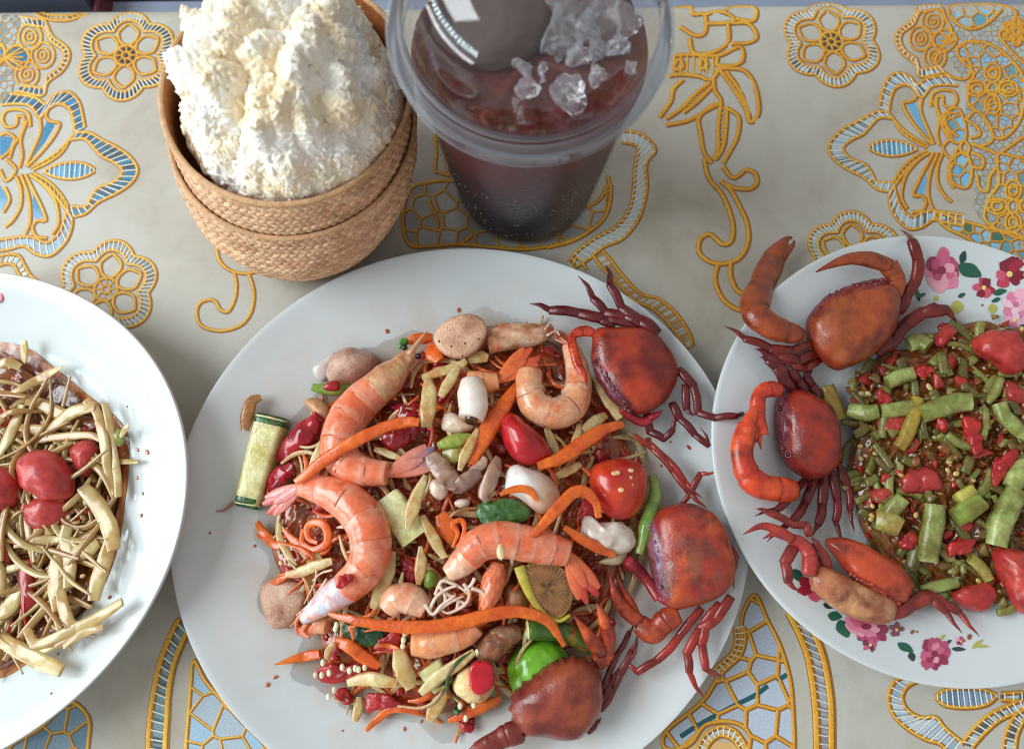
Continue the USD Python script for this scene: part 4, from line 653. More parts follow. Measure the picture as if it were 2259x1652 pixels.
def crab(lab, fr, out, dome, lift, front, claws=(), legs=(), cols=(CR, CRD, CRP), base=CM.z, tilt=(0, 0), belly=None, spots=None, hb=.006, p=2.5, seed=0, rough_edge=0.0, blot=.5, eyes=(), more=(), band=.74, beads=True):
    o = T(fr, out, base, lift); zm = o[:, 2].mean(); c0 = o.mean(0)
    plane = lambda x, y: zm + tilt[0] * (x - c0[0]) + tilt[1] * (y - c0[1])
    o = T(fr, out, plane); parts = []
    m, S, ang = pillow(o, dome, hb, 12, p, 72, seed=seed); fdir = T(fr, [front], plane)[0] - o.mean(0); fdir[2] = 0; fdir /= np.linalg.norm(fdir)
    rel = (m.v - o.mean(0)) @ fdir; rm = rel.max(); fw = np.clip((rel / rm - band + .08) / .16, 0, 1); n1 = meshkit.fbm(m.v * 110 + seed, 3, seed); n2 = meshkit.fbm(m.v * 60 + 9 + seed, 2, seed + 2)
    top = m.v[:, 2] > plane(m.v[:, 0], m.v[:, 1]) - .001
    n3 = meshkit.fbm(m.v * 45 + 2 + seed, 2, seed + 5); c = mix(cols[0], cols[0] * np.array([.82, 1.0, .9]), np.clip((n3 - .4) * 4, 0, 1)); c = mix(c, cols[1], np.clip((n2 - blot + .02) * 6, 0, 1) * .85); c = mix(c, cols[0] * 1.2, np.clip(n1 * 3 - 1.6, 0, .6)); c = mix(c, cols[2] * .8, np.clip(fw * 1.3 + (n2 - .5) * fw * 2, 0, .95)); c = mix(c, cols[1] * .8, np.exp(-((rel / rm - band + .02) / .04) ** 2) * .8); c = mix(c, cols[1], np.clip((S - .88) * 6, 0, .8) * (.4 + n1)); c = np.where(top[:, None], c, cols[1] * .6 + .4 * (belly if belly is not None else cols[1]))
    if spots is not None: c = mix(c, spots, np.clip((meshkit.fbm(m.v * 190 + 4, 2, seed + 7) - .57) * 9, 0, .75))
    g = (m.v - o.mean(0)); gl = g / np.maximum(np.linalg.norm(g, axis=1), 1e-9)[:, None]
    m.v += gl * (((meshkit.fbm(m.v * 150, 2, seed) - .5) * .0016) + fw * top * ((meshkit.noise(m.v * 900, seed) - .5) * .0010) + rough_edge * np.exp(-((S - 1) / .06) ** 2) * (np.sin(ang * 2 * math.pi * 26) > .2) * (rel > 0) * .0009)[:, None]
    groove = np.exp(-((rel / rm - band) / .05) ** 2) * top * (S < .97); m.v[:, 2] -= groove * .0011; m.c = c; sub = []
    for k, e in enumerate(eyes):
        q = T(fr, [e], lambda x, y: plane(x, y) + dome * .5)[0]; tor = trimesh.creation.torus(.0014, .0005, 14, 8); tor.apply_transform(trimesh.geometry.align_vectors([0, 0, 1], fdir * .6 + [0, 0, .8])); sub.append(('eye_socket', M3(tor.vertices + q, tor.faces).col(cols[1] * .8), 'shell')); sub.append(('eye', ball(q, .0008).col(C(60, 20, 36)), 'shell'))
    sd = np.array([-fdir[1], fdir[0], 0]); tv = m.v[(np.abs(rel / rm - band - .06) < .10) & top & (S < .99)]
    if len(tv) > 6 and beads:
        al = (tv - o.mean(0)) @ sd; gb = np.random.default_rng(seed); bd = []
        for q in np.linspace(al.min() * .93, al.max() * .93, 17):
            i_ = np.argmin(np.abs(al - q)); bd.append(ball(tv[i_] + gb.normal(0, .0002, 3), gb.uniform(.0005, .0009), 1, (1.2, 1.2, .8)))
        sub.append(('front_ridge', cat(bd).col(cols[2] * .8 + cols[1] * .2), 'shell', True, 'stuff'))
    parts.append(('carapace', m, 'shell', True, sub))
    if belly is not None:
        u = o.copy(); u = o.mean(0) + (u - o.mean(0)) * .9; u[:, 2] -= hb * .8; b, _, _ = pillow(u, .003, .004, 5, 2, 40); parts.append(('underside', b.col(belly), 'shell'))
    for k, l in enumerate(claws):
        pa, hw, fingers = l[0], l[1], l[2]; cc = l[3] if len(l) > 3 else (cols[0] * 1.08, cols[0] * .85); fr2 = l[4] if len(l) > 4 else fr
        a = arm(fr2, pa, hw, base, lift, cc[0], cc[1], k); fs = []
        for fp, fw_ in fingers:
            q = T(fr2, fp, base, lift + .001); fm, tt, _ = sweep(q, np.array([.9, 1, .75, .45, .08]) * U(fr2, fw_), np.array([.9, 1, .75, .45, .08]) * U(fr2, fw_) * .85, n=14, m=24); vary(fm, cc[0], cc[1], 200, k); fm.c = mix(fm.c, cols[1] * .8, np.clip(tt * 2.5 - 1.7, 0, .8)); fs.append(('finger', fm, 'shell'))
        parts.append(('claw', a, 'shell', True, fs))
    for k, l in enumerate(legs):
        fr2 = l[2] if len(l) > 2 else fr; parts.append(('leg', limb(fr2, l[0], l[1], base, lift * .75, cols[1] * 1.1, cols[1] * .65, True, .7, k), 'shell'))
    parts += list(more)
    thing('crab', lab, 'crab', parts)

# ------------------------------------------------------------------ centre plate: seafood salad
thing('salad_bed', 'mixed red dressing and finely chopped salad under the seafood on the middle plate', 'salad', (CM.mesh(C(158, 62, 36), C(128, 78, 42), .007, 210), 'sauce'), kind='stuff')
g = np.random.default_rng(21)
def scatter(md, n, fn, rmax=.97, seed=0):
    g = np.random.default_rng(seed)
    for k in range(n):
        a = g.random() * 2 * math.pi; r = math.sqrt(g.random()) * rmax * md.w(a); x, y = md.c[0] + r * md.rx * math.cos(a), md.c[1] + r * md.ry * math.sin(a); fn(g, x, y, k)
def seen(p):
    d = np.asarray(p) - EYE; u, v, w = d @ RIGHT, d @ UP, d @ FWD; px, py = 1129.5 + FPX * u / w, 826 - FPX * v / w; return -25 < px < 2285 and -25 < py < 1680
def stick(md, g, x, y, L, w, th, lift, curl=.3):
    a = g.random() * 2 * math.pi; d = np.array([math.cos(a), math.sin(a)]); n = np.array([-d[1], d[0]]); c = g.normal(0, curl); t = np.linspace(-.5, .5, 4)
    xy = np.array([x, y]) + np.outer(t, d) * L + np.outer(t * t - .1, n) * L * c; z = md.z(xy[:, 0], xy[:, 1]) + lift + g.normal(0, .0008, 4) + th; z = np.maximum(z, md.p.z(xy[:, 0], xy[:, 1]) + th * 1.1)
    m, _, _ = sweep(np.c_[xy, z], np.array([.55, 1, .95, .5]) * w, np.array([.6, 1, .95, .5]) * th, n=9, m=16, pw=2.3, roll=g.normal(0, .4)); return m
def bits(md, name, lab, catg, group, n, mk, cols, mat, rmax, seed):
    def f(g, x, y, k):
        if not seen((x, y, md.z(x, y))): return
        rr = math.hypot(x - md.c[0], y - md.c[1]) / md.rx; ag = math.degrees(math.atan2(y - md.c[1], x - md.c[0])) % 360
        where = ', near its middle' if rr < .4 else ', towards its ' + ('right', 'back', 'left', 'front')[int((ag + 45) // 90) % 4]
        m = mk(g, x, y); c = mix(cols[0], cols[1], g.random()); vary(m, c, c * .8, 220, k % 7); thing(name, lab + where, catg, (m, mat), group)
    scatter(md, n, f, rmax, seed)
def chip(md, L, lift=.0005, flat_=.5):
    def f(g, x, y):
        q = g.normal(size=(9, 3)); q /= np.linalg.norm(q, axis=1)[:, None]; q *= L * g.uniform(.6, 1.2) * np.array([1, .65, flat_]); a = g.random() * 6.28; R = np.array([[math.cos(a), -math.sin(a), 0], [math.sin(a), math.cos(a), 0], [0, 0, 1]])
        return M3(*(lambda h: (trimesh.Trimesh(h.v, h.f).subdivide().vertices, trimesh.Trimesh(h.v, h.f).subdivide().faces))(hull(q @ R.T + [x, y, md.z(x, y) + L * flat_ * .6 + lift])))
    return f
def seedm(md, r=.0009, lift=.0006):
    def f(g, x, y):
        a = g.random() * 6.28; b = ball((0, 0, 0), r * g.uniform(.75, 1.15), 1, (1.35, 1, .5)); R = np.array([[math.cos(a), -math.sin(a), 0], [math.sin(a), math.cos(a), 0], [0, 0, 1]]); b.v = b.v @ R.T + [x, y, md.z(x, y) + lift + .0006]; return b
    return f
bits(CM, 'papaya_strand', 'thin pale green papaya strand lying loose in the seafood salad', 'papaya', 'loose papaya strands in the seafood salad', 95, lambda g, x, y: stick(CM, g, x, y, g.uniform(.014, .032), g.uniform(.0008, .0016), .0007, .0012), (PAP, C(200, 160, 110)), 'fibrous', 1.0, 31)
bits(CM, 'carrot_strand', 'thin orange carrot strand lying loose in the seafood salad', 'carrot', 'loose carrot strands in the seafood salad', 95, lambda g, x, y: stick(CM, g, x, y, g.uniform(.010, .026), g.uniform(.0007, .0014), .0006, .0014, .7), (CARROT, C(205, 70, 30)), 'vegetable', 1.0, 32)
bits(CM, 'chilli_flake', 'small crushed red chilli flake in the seafood salad', 'chilli', 'crushed chilli flakes in the seafood salad', 80, chip(CM, .0028, .001), (C(175, 30, 36), C(140, 24, 28)), 'tomato_skin', 1.0, 33)
bits(CM, 'chilli_seed', 'tiny cream chilli seed sprinkled on the seafood salad', 'seed', 'chilli seeds on the seafood salad', 70, seedm(CM), (C(240, 215, 160), C(235, 190, 130)), 'fibrous', .98, 34)

bits(CM, 'papaya_strand', 'papaya strand tangled high in the seafood salad', 'papaya', 'upper papaya strands in the seafood salad', 60, lambda g, x, y: stick(CM, g, x, y, g.uniform(.012, .028), g.uniform(.0007, .0013), .0006, g.uniform(.004, .009), .8), (C(214, 190, 134, 1.15), C(196, 150, 96)), 'fibrous', .9, 36)
bits(CM, 'carrot_strand', 'carrot strand tangled high in the seafood salad', 'carrot', 'upper carrot strands in the seafood salad', 60, lambda g, x, y: stick(CM, g, x, y, g.uniform(.010, .024), g.uniform(.0006, .0012), .0006, g.uniform(.004, .009), 1.2), (CARROT, C(205, 70, 30)), 'vegetable', .92, 37)
bits(CM, 'chilli_scrap', 'torn red chilli scrap in the seafood salad', 'chilli', 'torn chilli scraps in the seafood salad', 80, chip(CM, .0048, .0028, .4), (C(176, 30, 36), C(140, 24, 28)), 'tomato_soft', .95, 38)

# prawns
prawn('prawn with brown head and dark eye at the upper left of the seafood salad', 'A', [(1330, 690), (1150, 840), (1030, 1000), (965, 1180), (990, 1340), (1150, 1440), (1390, 1465)], (150, 165, 170, 160, 150, 125, 95), .012, fan=(1830, 1290), fanc=(C(222, 130, 105), BLUET), fanL=420, head=([(1270, 740), (1420, 600), (1560, 450), (1600, 400)], (150, 150, 95, 55), .013), feelers=[('A', [(1600, 440), (1640, 420), (1700, 375)], .0005), ('A', [(1480, 680), (1600, 520), (1690, 430)], .0007), ('A', [(1420, 720), (1540, 600), (1660, 470)], .0006)])
prawn('large pink prawn curled around carrot shreds at the left of the seafood salad', 'C', [(620, 225), (820, 260), (1020, 350), (1170, 500), (1235, 670), (1230, 840), (1150, 1000), (1020, 1120)][::-1], (135, 150, 165, 170, 165, 150, 120, 80), .014, fan=(230, 480), fanc=(C(225, 140, 130), C(190, 80, 80)), fanL=390, head=([(1080, 1080), (930, 1180), (780, 1290), (640, 1400)], (135, 125, 90, 45), .012), headc=(C(214, 150, 130), C(190, 200, 216)), feelers=[('C', [(850, 1040), (700, 1250), (580, 1360)], .0006), ('C', [(760, 960), (740, 1080), (650, 1260)], .0005), ('C', [(900, 960), (800, 990), (720, 1060)], .0006), ('C', [(640, 1330), (580, 1420), (590, 1530)], .0011, C(226, 130, 90)), ('C', [(680, 1420), (640, 1500), (700, 1560)], .0014, C(222, 120, 80))], seed=4, eyes=False)
prawn('arched orange prawn with red tail in the centre of the seafood salad', 'D', [(270, 850), (400, 735), (560, 690), (760, 720), (960, 760), (1170, 820)], (125, 140, 145, 145, 135, 100), .015, fan=(1390, 1230), fanc=(C(226, 110, 70), C(180, 30, 40)), fanL=420, head=([(320, 820), (200, 930), (110, 1000)], (120, 110, 70), .011), headc=(C(232, 180, 150), C(226, 170, 140)), seed=9, eyes=False)
prawn('peeled looking peach prawn bent in a U under the upper right crab', 'B', [(610, 560), (600, 720), (660, 870), (820, 935), (980, 870), (1035, 700), (1020, 520), (960, 330)], (105, 120, 130, 135, 130, 115, 95, 70), .011, cols=(C(226, 150, 105, 1.15), C(232, 176, 135, 1.15)), fan=(860, 250), fanL=190, fanc=(C(150, 70, 40), C(120, 50, 30)), seed=14)
prawn('short orange prawn tail pointing up beside the white rolled squid', 'B', [(60, 640), (150, 650), (240, 665), (330, 650)], (80, 85, 88, 70), .012, nseg=2, cols=(C(228, 130, 80), C(235, 155, 105)), fan=(720, 360), fanL=410, fanc=(C(225, 110, 60), C(205, 70, 50)), legs=False, seed=17)
prawn('pale orange prawn body lying under the long carrot strip near the front', 'E', [(1380, 720), (1520, 720), (1680, 690), (1850, 640), (1950, 560)], (95, 115, 115, 100, 80), .009, cols=(C(214, 130, 85), C(225, 160, 110)), nseg=3, fan=(2150, 330), fanL=260, fanc=(C(226, 120, 70), C(215, 90, 50)), seed=19)
prawn('peach prawn piece beside the tangle of pale feelers', 'E', [(1170, 430), (1240, 330), (1360, 330), (1500, 420)], (90, 120, 120, 80), .010, nseg=3, cols=(C(226, 150, 115), C(230, 185, 155)), legs=False, seed=23)
prawn('orange prawn tail with split tip beside the brown meat slice at the left', 'E', [(640, 560), (560, 540), (470, 570)], (70, 95, 75), .006, nseg=2, cols=(C(222, 120, 80), C(226, 150, 110)), fan=(370, 640), fanL=150, fanc=(C(224, 110, 70), C(214, 80, 60)), legs=False, seed=25)
def headpiece(lab, fr, pts, hw, lift, c0, c1, feel=()):
    q = T(fr, pts, CM.z, lift); m, t, a = sweep(q, [U(fr, h) for h in hw], [U(fr, h) * .85 for h in hw], n=24, m=40); m.v[:, 2] += .0007 * np.sin(a * 9 + 14 * t); vary(m, c0, c1, 220, 5); parts = [('head_shell', m, 'prawn_flesh')]
    for f in feel: w, _, _ = sweep(T(fr, f, CM.z, lift + .004), [.0006, .0005, .0003], n=5, m=8 * len(f)); parts.append(('feeler', w.col(C(236, 200, 180)), 'prawn_flesh'))
    thing('prawn_piece', lab, 'prawn', parts)
headpiece('brownish see-through prawn head right of the round sausage slice', 'B', [(230, 300), (400, 260), (560, 250), (700, 230), (790, 190)], (120, 125, 115, 95, 55), .010, C(160, 105, 68), C(210, 180, 150), [[(740, 200), (800, 130), (860, 150)], [(760, 250), (840, 210), (870, 250)]])
headpiece('reddish prawn head shell below the arched prawn, near the feelers', 'D', [(560, 890), (520, 1040), (480, 1180), (430, 1330)], (55, 95, 90, 50), .012, C(200, 92, 60), C(225, 130, 88))
tang = [[(0, 1180), (60, 1060), (150, 1080), (230, 1120), (300, 1180)], [(250, 1080), (300, 1150), (290, 1230), (230, 1290), (120, 1340), (60, 1320)], [(-60, 1330), (10, 1200), (100, 1130), (190, 1100)], [(-90, 1260), (-20, 1350), (60, 1270), (180, 1180)], [(120, 1180), (200, 1230), (180, 1330)], [(350, 1030), (320, 1090), (260, 1140)], [(0, 1340), (120, 1250), (250, 1190)], [(320, 1120), (420, 1160), (460, 1240)], [(80, 1150), (160, 1210), (280, 1260)], [(40, 1100), (90, 1200), (60, 1300)]]
thing('feeler_tangle', 'tangle of pale pink prawn feelers under the arched prawn', 'prawn', [('feeler', sweep(T('D', q, CM.z, .013 + .0006 * (k % 4)), [.0008, .0008, .0005], n=6, m=7 * len(q))[0].col(C(236, 196, 176)), 'prawn_flesh') for k, q in enumerate(tang)])

# crabs on the middle plate
crab('red crab with folded dark legs at the upper right of the seafood salad', 'B', [(1180, 200), (1330, 180), (1500, 178), (1690, 225), (1850, 390), (1925, 560), (1870, 730), (1770, 860), (1640, 935), (1480, 920), (1350, 850), (1230, 690), (1160, 500), (1150, 330)], .0085, .015, (1230, 760),
     claws=[([(1180, 230), (1080, 210), (985, 260), (1000, 400), (1040, 540)], (42, 48, 40, 42), [([(1040, 520), (1080, 600), (1100, 690), (1110, 760)], 36), ([(1010, 480), (1050, 580), (1080, 660)], 24)], (C(210, 70, 36), C(160, 40, 30))), ([(1420, 880), (1500, 960), (1600, 1010), (1680, 990)], (50, 46, 40), [([(1660, 980), (1740, 940), (1780, 900)], 34)], (C(150, 30, 40), C(120, 22, 34)))],
     legs=[([(2030, 640), (1940, 570), (1820, 490), (1745, 345), (1718, 215)], (52, 40, 36, 28), 'Q'), ([(1960, 600), (1850, 540), (1720, 520), (1640, 430), (1545, 288)], (45, 40, 34, 26), 'Q'), ([(1900, 600), (1720, 560), (1560, 525), (1370, 505), (1240, 462)], (40, 44, 40, 26), 'Q'), ([(1760, 600), (1680, 560), (1620, 540)], (40, 30), 'Q'),
           ([(1930, 560), (2050, 690), (2090, 930), (2240, 975), (2430, 960), (2545, 872)], (50, 46, 40, 38, 26)), ([(1870, 860), (1930, 980), (2060, 1120), (2185, 1220), (2110, 1060)], (48, 42, 36, 22)), ([(1640, 940), (1670, 1100), (1790, 1160), (1870, 1080), (1865, 900)], (44, 42, 36, 26)), ([(1980, 700), (1990, 900), (2060, 960)], (45, 30))],
     tilt=(-.1, -.05), seed=3, eyes=[(1205, 480), (1440, 850)])
crab('mottled orange crab at the right edge of the middle plate', 'P', [(1452, 1125), (1490, 1110), (1535, 1112), (1580, 1140), (1610, 1200), (1618, 1270), (1590, 1312), (1530, 1337), (1475, 1341), (1450, 1300), (1428, 1220), (1432, 1160)], .0100, .015, (1420, 1230),
     claws=[([(1500, 1355), (1468, 1368), (1440, 1395), (1410, 1375)], (18, 24, 22), [([(1412, 1372), (1380, 1345), (1358, 1310), (1345, 1268)], 16), ([(1405, 1362), (1390, 1330), (1372, 1295), (1362, 1268)], 11)], (C(190, 76, 36), C(150, 56, 30))), ([(1385, 1235), (1420, 1270), (1455, 1320)], (13, 12), [([(1455, 1315), (1470, 1330), (1480, 1342)], 9)], (C(160, 36, 44), C(130, 26, 40)))],
     legs=[([(1610, 1320), (1580, 1365), (1545, 1385), (1515, 1440), (1520, 1480), (1555, 1540)], (13, 12, 12, 11, 8)), ([(1585, 1335), (1555, 1370), (1548, 1420), (1557, 1475), (1600, 1490)], (12, 12, 11, 8)), ([(1545, 1345), (1500, 1400), (1450, 1455), (1405, 1482), (1375, 1458)], (11, 11, 10, 7)),
           ([(1402, 962), (1440, 990), (1485, 1040), (1520, 1085), (1560, 1120)], (7, 9, 9, 8)), ([(1432, 975), (1470, 1010), (1510, 1060), (1550, 1100)], (7, 8, 7)), ([(1505, 1110), (1525, 1082), (1545, 1045), (1582, 1040)], (7, 9, 6)), ([(1600, 1190), (1624, 1230), (1618, 1300)], (9, 7))],
     cols=(C(200, 88, 44, 1.15), C(150, 42, 34, 1.15), C(120, 90, 120)), tilt=(.12, .05), seed=8, spots=C(110, 66, 50), blot=.52)
crab('dull brown red crab at the front edge of the middle plate', 'F', [(480, 965), (600, 900), (760, 850), (900, 880), (1000, 980), (1020, 1150), (1005, 1320), (900, 1480), (770, 1565), (500, 1540), (310, 1500), (220, 1360), (230, 1200), (330, 1080)], .0115, .016, (380, 960),
     claws=[([(950, 900), (1040, 830), (1075, 700), (1060, 560)], (70, 72, 60), [([(1060, 580), (1030, 500), (1000, 420), (970, 365)], 52), ([(1020, 800), (930, 700), (850, 580), (770, 470)], 62)], (C(205, 88, 42), C(178, 60, 34))), ([(330, 1490), (180, 1530), (60, 1600), (-80, 1680)], (90, 90, 80), [([(60, 1590), (-60, 1620), (-160, 1660)], 60)], (C(132, 52, 44), C(110, 40, 36)))],
     legs=[([(1010, 1250), (1090, 1080), (1180, 960), (1280, 780), (1330, 640)], (40, 36, 32, 22)), ([(1000, 1150), (1090, 960), (1150, 820), (1260, 620), (1290, 560)], (36, 34, 30, 20)), ([(1015, 1300), (1120, 1130), (1240, 900), (1340, 700)], (32, 30, 22)), ([(900, 1490), (960, 1420), (1010, 1370)], (36, 26))],
     cols=(C(158, 74, 48, 1.1), C(120, 44, 40, 1.1), C(150, 84, 84)), tilt=(0, .16), seed=12, rough_edge=1.3, blot=.5, hb=.008, band=.95, beads=False)

# meat, sausage, squid, mushrooms
GREY, GREY2 = C(196, 160, 142, 1.2), C(168, 126, 108, 1.2)
disc_cols = (C(206, 160, 130, 1.2), C(180, 132, 104, 1.2))
m = body('sausage_slice', 'round beige sausage slice standing at the top of the seafood salad', 'sausage', 'A', [(1790, 270), (1880, 140), (2010, 75), (2150, 70), (2240, 130), (2265, 230), (2200, 360), (2090, 445), (1960, 450), (1850, 390)], .0028, .0028, lift=.017, cols=disc_cols, p=5, amp=.0003, fs=400, tilt=(0, .25))
for k, (x, y) in enumerate(((1950, 345), (2070, 318), (1840, 300), (2190, 280), (2045, 430))):
    q = T('A', [(x, y)], CM.z, .0205)[0]; thing('pepper_speck', 'black pepper speck on the round beige sausage slice', 'pepper', (ball(q, .0005, 1).col(C(60, 36, 28)), 'meat'), 'pepper specks on the sausage slice')
body('meatball', 'mauve beige meatball half at the upper left rim of the salad', 'meatball', 'A', [(850, 600), (880, 470), (960, 390), (1060, 360), (1200, 395), (1300, 430), (1320, 500), (1200, 620), (1050, 680), (900, 680)], .009, lift=.005, cols=(GREY, GREY2))
body('squid_skin', 'thin translucent squid edge beside the mauve meatball', 'squid', 'A', [(720, 545), (830, 450), (930, 395), (900, 500), (840, 640), (760, 640)], .002, lift=.002, cols=(C(190, 180, 175), C(200, 170, 160)), mat='squid_flesh')
body('meat_slice', 'brown angular meat slice with a red speck at the lower left', 'meat', 'C', [(290, 1090), (420, 1030), (620, 1060), (690, 1150), (660, 1280), (560, 1440), (430, 1480), (350, 1430), (280, 1240)], .005, lift=.004, cols=(C(186, 146, 122), C(162, 116, 92)), p=4)
body('chilli_piece', 'red chilli speck on the brown angular meat slice', 'chilli', 'C', [(395, 1330), (430, 1310), (465, 1340), (450, 1385), (410, 1385)], .0009, lift=.0095, cols=(C(190, 44, 40), C(170, 36, 36)), mat='tomato_skin', n=16, rings=4)
body('meat_scrap', 'curled beige meat scrap left of the upper prawn', 'meat', 'A', [(650, 830), (720, 800), (820, 830), (880, 930), (840, 1050), (760, 950), (690, 900)], .004, lift=.004, cols=(C(210, 160, 120), C(180, 130, 96)))
body('meat_chunk', 'dark braised meat chunk in front of the long carrot strip', 'meat', 'E', [(1930, 800), (1990, 660), (2100, 580), (2300, 560), (2340, 660), (2230, 780), (2120, 870), (2000, 880)], .008, lift=.007, cols=(C(150, 96, 64), C(108, 66, 48)), amp=.0016)
body('meat_chunk', 'small brown meat chunk behind the tangle of feelers', 'meat', 'D', [(620, 1120), (700, 1080), (800, 1160), (800, 1270), (720, 1330), (620, 1280)], .006, lift=.006, cols=(C(176, 122, 80), C(120, 86, 64)), amp=.0012)
body('meat_scrap', 'grey brown meat piece right of the front peach prawn', 'meat', 'F', [(20, 620), (120, 560), (260, 570), (320, 650), (250, 720), (90, 740)], .006, lift=.008, cols=(C(172, 128, 104), C(130, 92, 70)), amp=.001)
SQ, SQ2 = C(232, 216, 204, 1.2), C(206, 168, 140, 1.15)
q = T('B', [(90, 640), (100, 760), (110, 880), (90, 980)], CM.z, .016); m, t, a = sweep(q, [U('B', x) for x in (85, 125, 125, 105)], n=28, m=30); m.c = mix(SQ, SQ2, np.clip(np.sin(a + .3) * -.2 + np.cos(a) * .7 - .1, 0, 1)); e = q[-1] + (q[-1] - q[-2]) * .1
hole, _, _ = sweep([e + [.0003, .0018, .0006], e + [.0003, -.0004, .0006], e + [.0003, -.001, .0008]], U('B', 52), n=16, m=8)
thing('squid_roll', 'rolled white squid tube with dark hole, left of the orange carrot stick', 'squid', [('tube', m, 'squid_flesh'), ('hollow', hole.col(C(74, 40, 30)), 'sauce')])
body('squid_piece', 'pale squid flap under the rolled squid tube', 'squid', 'A', [(1880, 960), (1960, 930), (2080, 1000), (2150, 1060), (2060, 1110), (1930, 1100), (1860, 1060)], .004, lift=.009, cols=(SQ, C(220, 190, 160)), mat='squid_flesh')
body('squid_piece', 'plump white squid oval with brown flank in the middle of the salad', 'squid', 'D', [(615, 190), (640, 80), (710, 30), (800, 55), (950, 110), (1060, 210), (1100, 310), (1070, 420), (960, 470), (850, 420), (740, 330), (620, 270)], .010, lift=.011, cols=(SQ, SQ2), mat='squid_flesh', extra=lambda m, S, an, o: mix(np.array([.82, .78, .74]), C(206, 166, 136, 1.2), np.clip((m.v[:, 0] - o[:, 0].mean()) / .012 + .35 + (m.v[:, 1] - o[:, 1].mean()) * -40, 0, 1)))
body('squid_piece', 'knobbly off-white squid piece below the seeded tomato', 'squid', 'D', [(1290, 580), (1350, 480), (1450, 540), (1640, 540), (1740, 640), (1760, 750), (1660, 810), (1500, 790), (1380, 720), (1290, 660)], .007, lift=.011, cols=(C(226, 214, 200, 1.2), C(196, 176, 160)), mat='squid_flesh', amp=.0022, fs=260)
body('squid_piece', 'cut squid end with dark rim under the knobbly squid', 'squid', 'D', [(1440, 890), (1550, 840), (1690, 800), (1660, 880), (1590, 915), (1500, 910)], .003, lift=.008, cols=(C(216, 196, 160), C(190, 160, 120)), mat='squid_flesh')
body('squid_bead', 'round white squid knob left of the mauve squid arms', 'squid', 'C', [(1740, 230), (1780, 160), (1850, 150), (1910, 220), (1910, 300), (1850, 340), (1770, 310)], .005, lift=.011, cols=(C(222, 196, 176), C(206, 172, 150)), mat='squid_flesh', amp=.0016)
body('squid_bead', 'small pale squid bead under the mauve squid arms', 'squid', 'D', [(180, 370), (240, 325), (300, 340), (290, 390), (230, 410)], .003, lift=.010, cols=(C(216, 190, 168), C(200, 160, 140)), mat='squid_flesh', amp=.0014)
MAU = (C(184, 148, 126, 1.1), C(132, 96, 88, 1.05))
for lab, pts, hw in (('long mauve squid arm rising to a point in the middle of the salad', [(560, -40), (530, 60), (480, 180), (440, 300), (470, 360)], (26, 60, 66, 60, 40)), ('left mauve squid arm crossing toward the white knob', [(-40, -60), (40, 60), (120, 160), (200, 240)], (50, 80, 85, 60)), ('flat mauve squid arm joining the two others', [(400, 110), (310, 150), (220, 220), (150, 250)], (40, 70, 70, 40)), ('curled pale squid arm at the upper end of the squid cluster', [(300, 110), (360, 70), (420, 20), (440, -30)], (30, 45, 45, 30))):
    q = T('D', pts, CM.z, .013); w = np.array(hw) * FR['D'][2] * PXM; m, t, a = sweep(q, w, w * .38, n=16, m=40, roll=.3); m.v += (meshkit.fbm(m.v * 260, 2, 3) - .5)[:, None] * .0022; vary(m, MAU[0], MAU[1], 150, len(lab)); thing('squid_piece', lab, 'squid', (m, 'squid_flesh'))
m = body('fish_ball', 'cut beige fish ball with a red chilli square near the front', 'fish ball', 'E', [(1760, 1150), (1740, 1060), (1800, 950), (1920, 890), (2040, 900), (2100, 1000), (2090, 1120), (2010, 1220), (1880, 1230)], .010, lift=.008, cols=(C(232, 194, 140), C(214, 164, 110)), amp=.0012, fs=420)
body('chilli_piece', 'bright red chilli square on the cut beige fish ball', 'chilli', 'E', [(1890, 920), (1960, 870), (2080, 900), (2110, 1010), (2080, 1120), (1960, 1170), (1890, 1100), (1880, 1000)], .0025, .0015, lift=.020, cols=(C(200, 26, 44, 1.1), C(180, 20, 36, 1.1)), mat='tomato_skin', p=4)

# vegetables
def cucumber(lab, fr, top, bot, hw, th, lift, skin_top=True, skin_bot=True):
    q = T(fr, [top, bot], CM.z, lift); a, b = q; d = (b - a) / np.linalg.norm(b - a); w = [U(fr, hw[0]), U(fr, hw[1])]; mid = (a + b) / 2 + np.array([0, 0, .0006])
    m, t, an = sweep([a, mid, b], w, [th, th], n=20, m=30, pw=4.5); vary(m, C(228, 224, 172, 1.25), C(206, 196, 124, 1.2), 110, 3); m.v += (meshkit.fbm(m.v * 200, 2, 1) - .5)[:, None] * .0009; parts = [('flesh', m, 'vegetable', 50)]
    for s, (p0, dd, ww) in enumerate(((a, -d, w[0]), (b, d, w[1]))):
        if (skin_top, skin_bot)[s]: k, _, _ = sweep([p0 - dd * .0030, p0 - dd * .0005, p0 + dd * .0014], [ww * 1.03, ww * 1.04, ww * .9], [th * 1.06, th * 1.06, th * .8], n=20, m=8, pw=4); vary(k, C(62, 104, 52), C(30, 70, 34), 500, 4); parts.append(('green_skin', k, 'vegetable', 60))
    thing('cucumber_stick', lab, 'cucumber', parts)
cucumber('thick pale cucumber stick with green ends at the left edge of the salad', 'A', (375, 985), (165, 1740), (140, 108), .0058, .0035)
cucumber('pale cucumber chunk behind the pink curled prawn', 'C', (1390, 320), (1640, 680), (110, 135), .005, .006, False, False)
cucumber('yellowish cucumber chunk beside the pale bent shred near the front', 'E', (1530, 900), (1640, 1080), (110, 90), .004, .005, False, True)
shred('cooked_strip', 'brown wrinkled cooked strip left of the thick cucumber stick', 'vegetable', 'A', [(270, 790), (190, 830), (150, 950), (130, 1090)], 62, cols=(C(170, 140, 70), C(140, 90, 50)), base=CM.z, lift=.003)
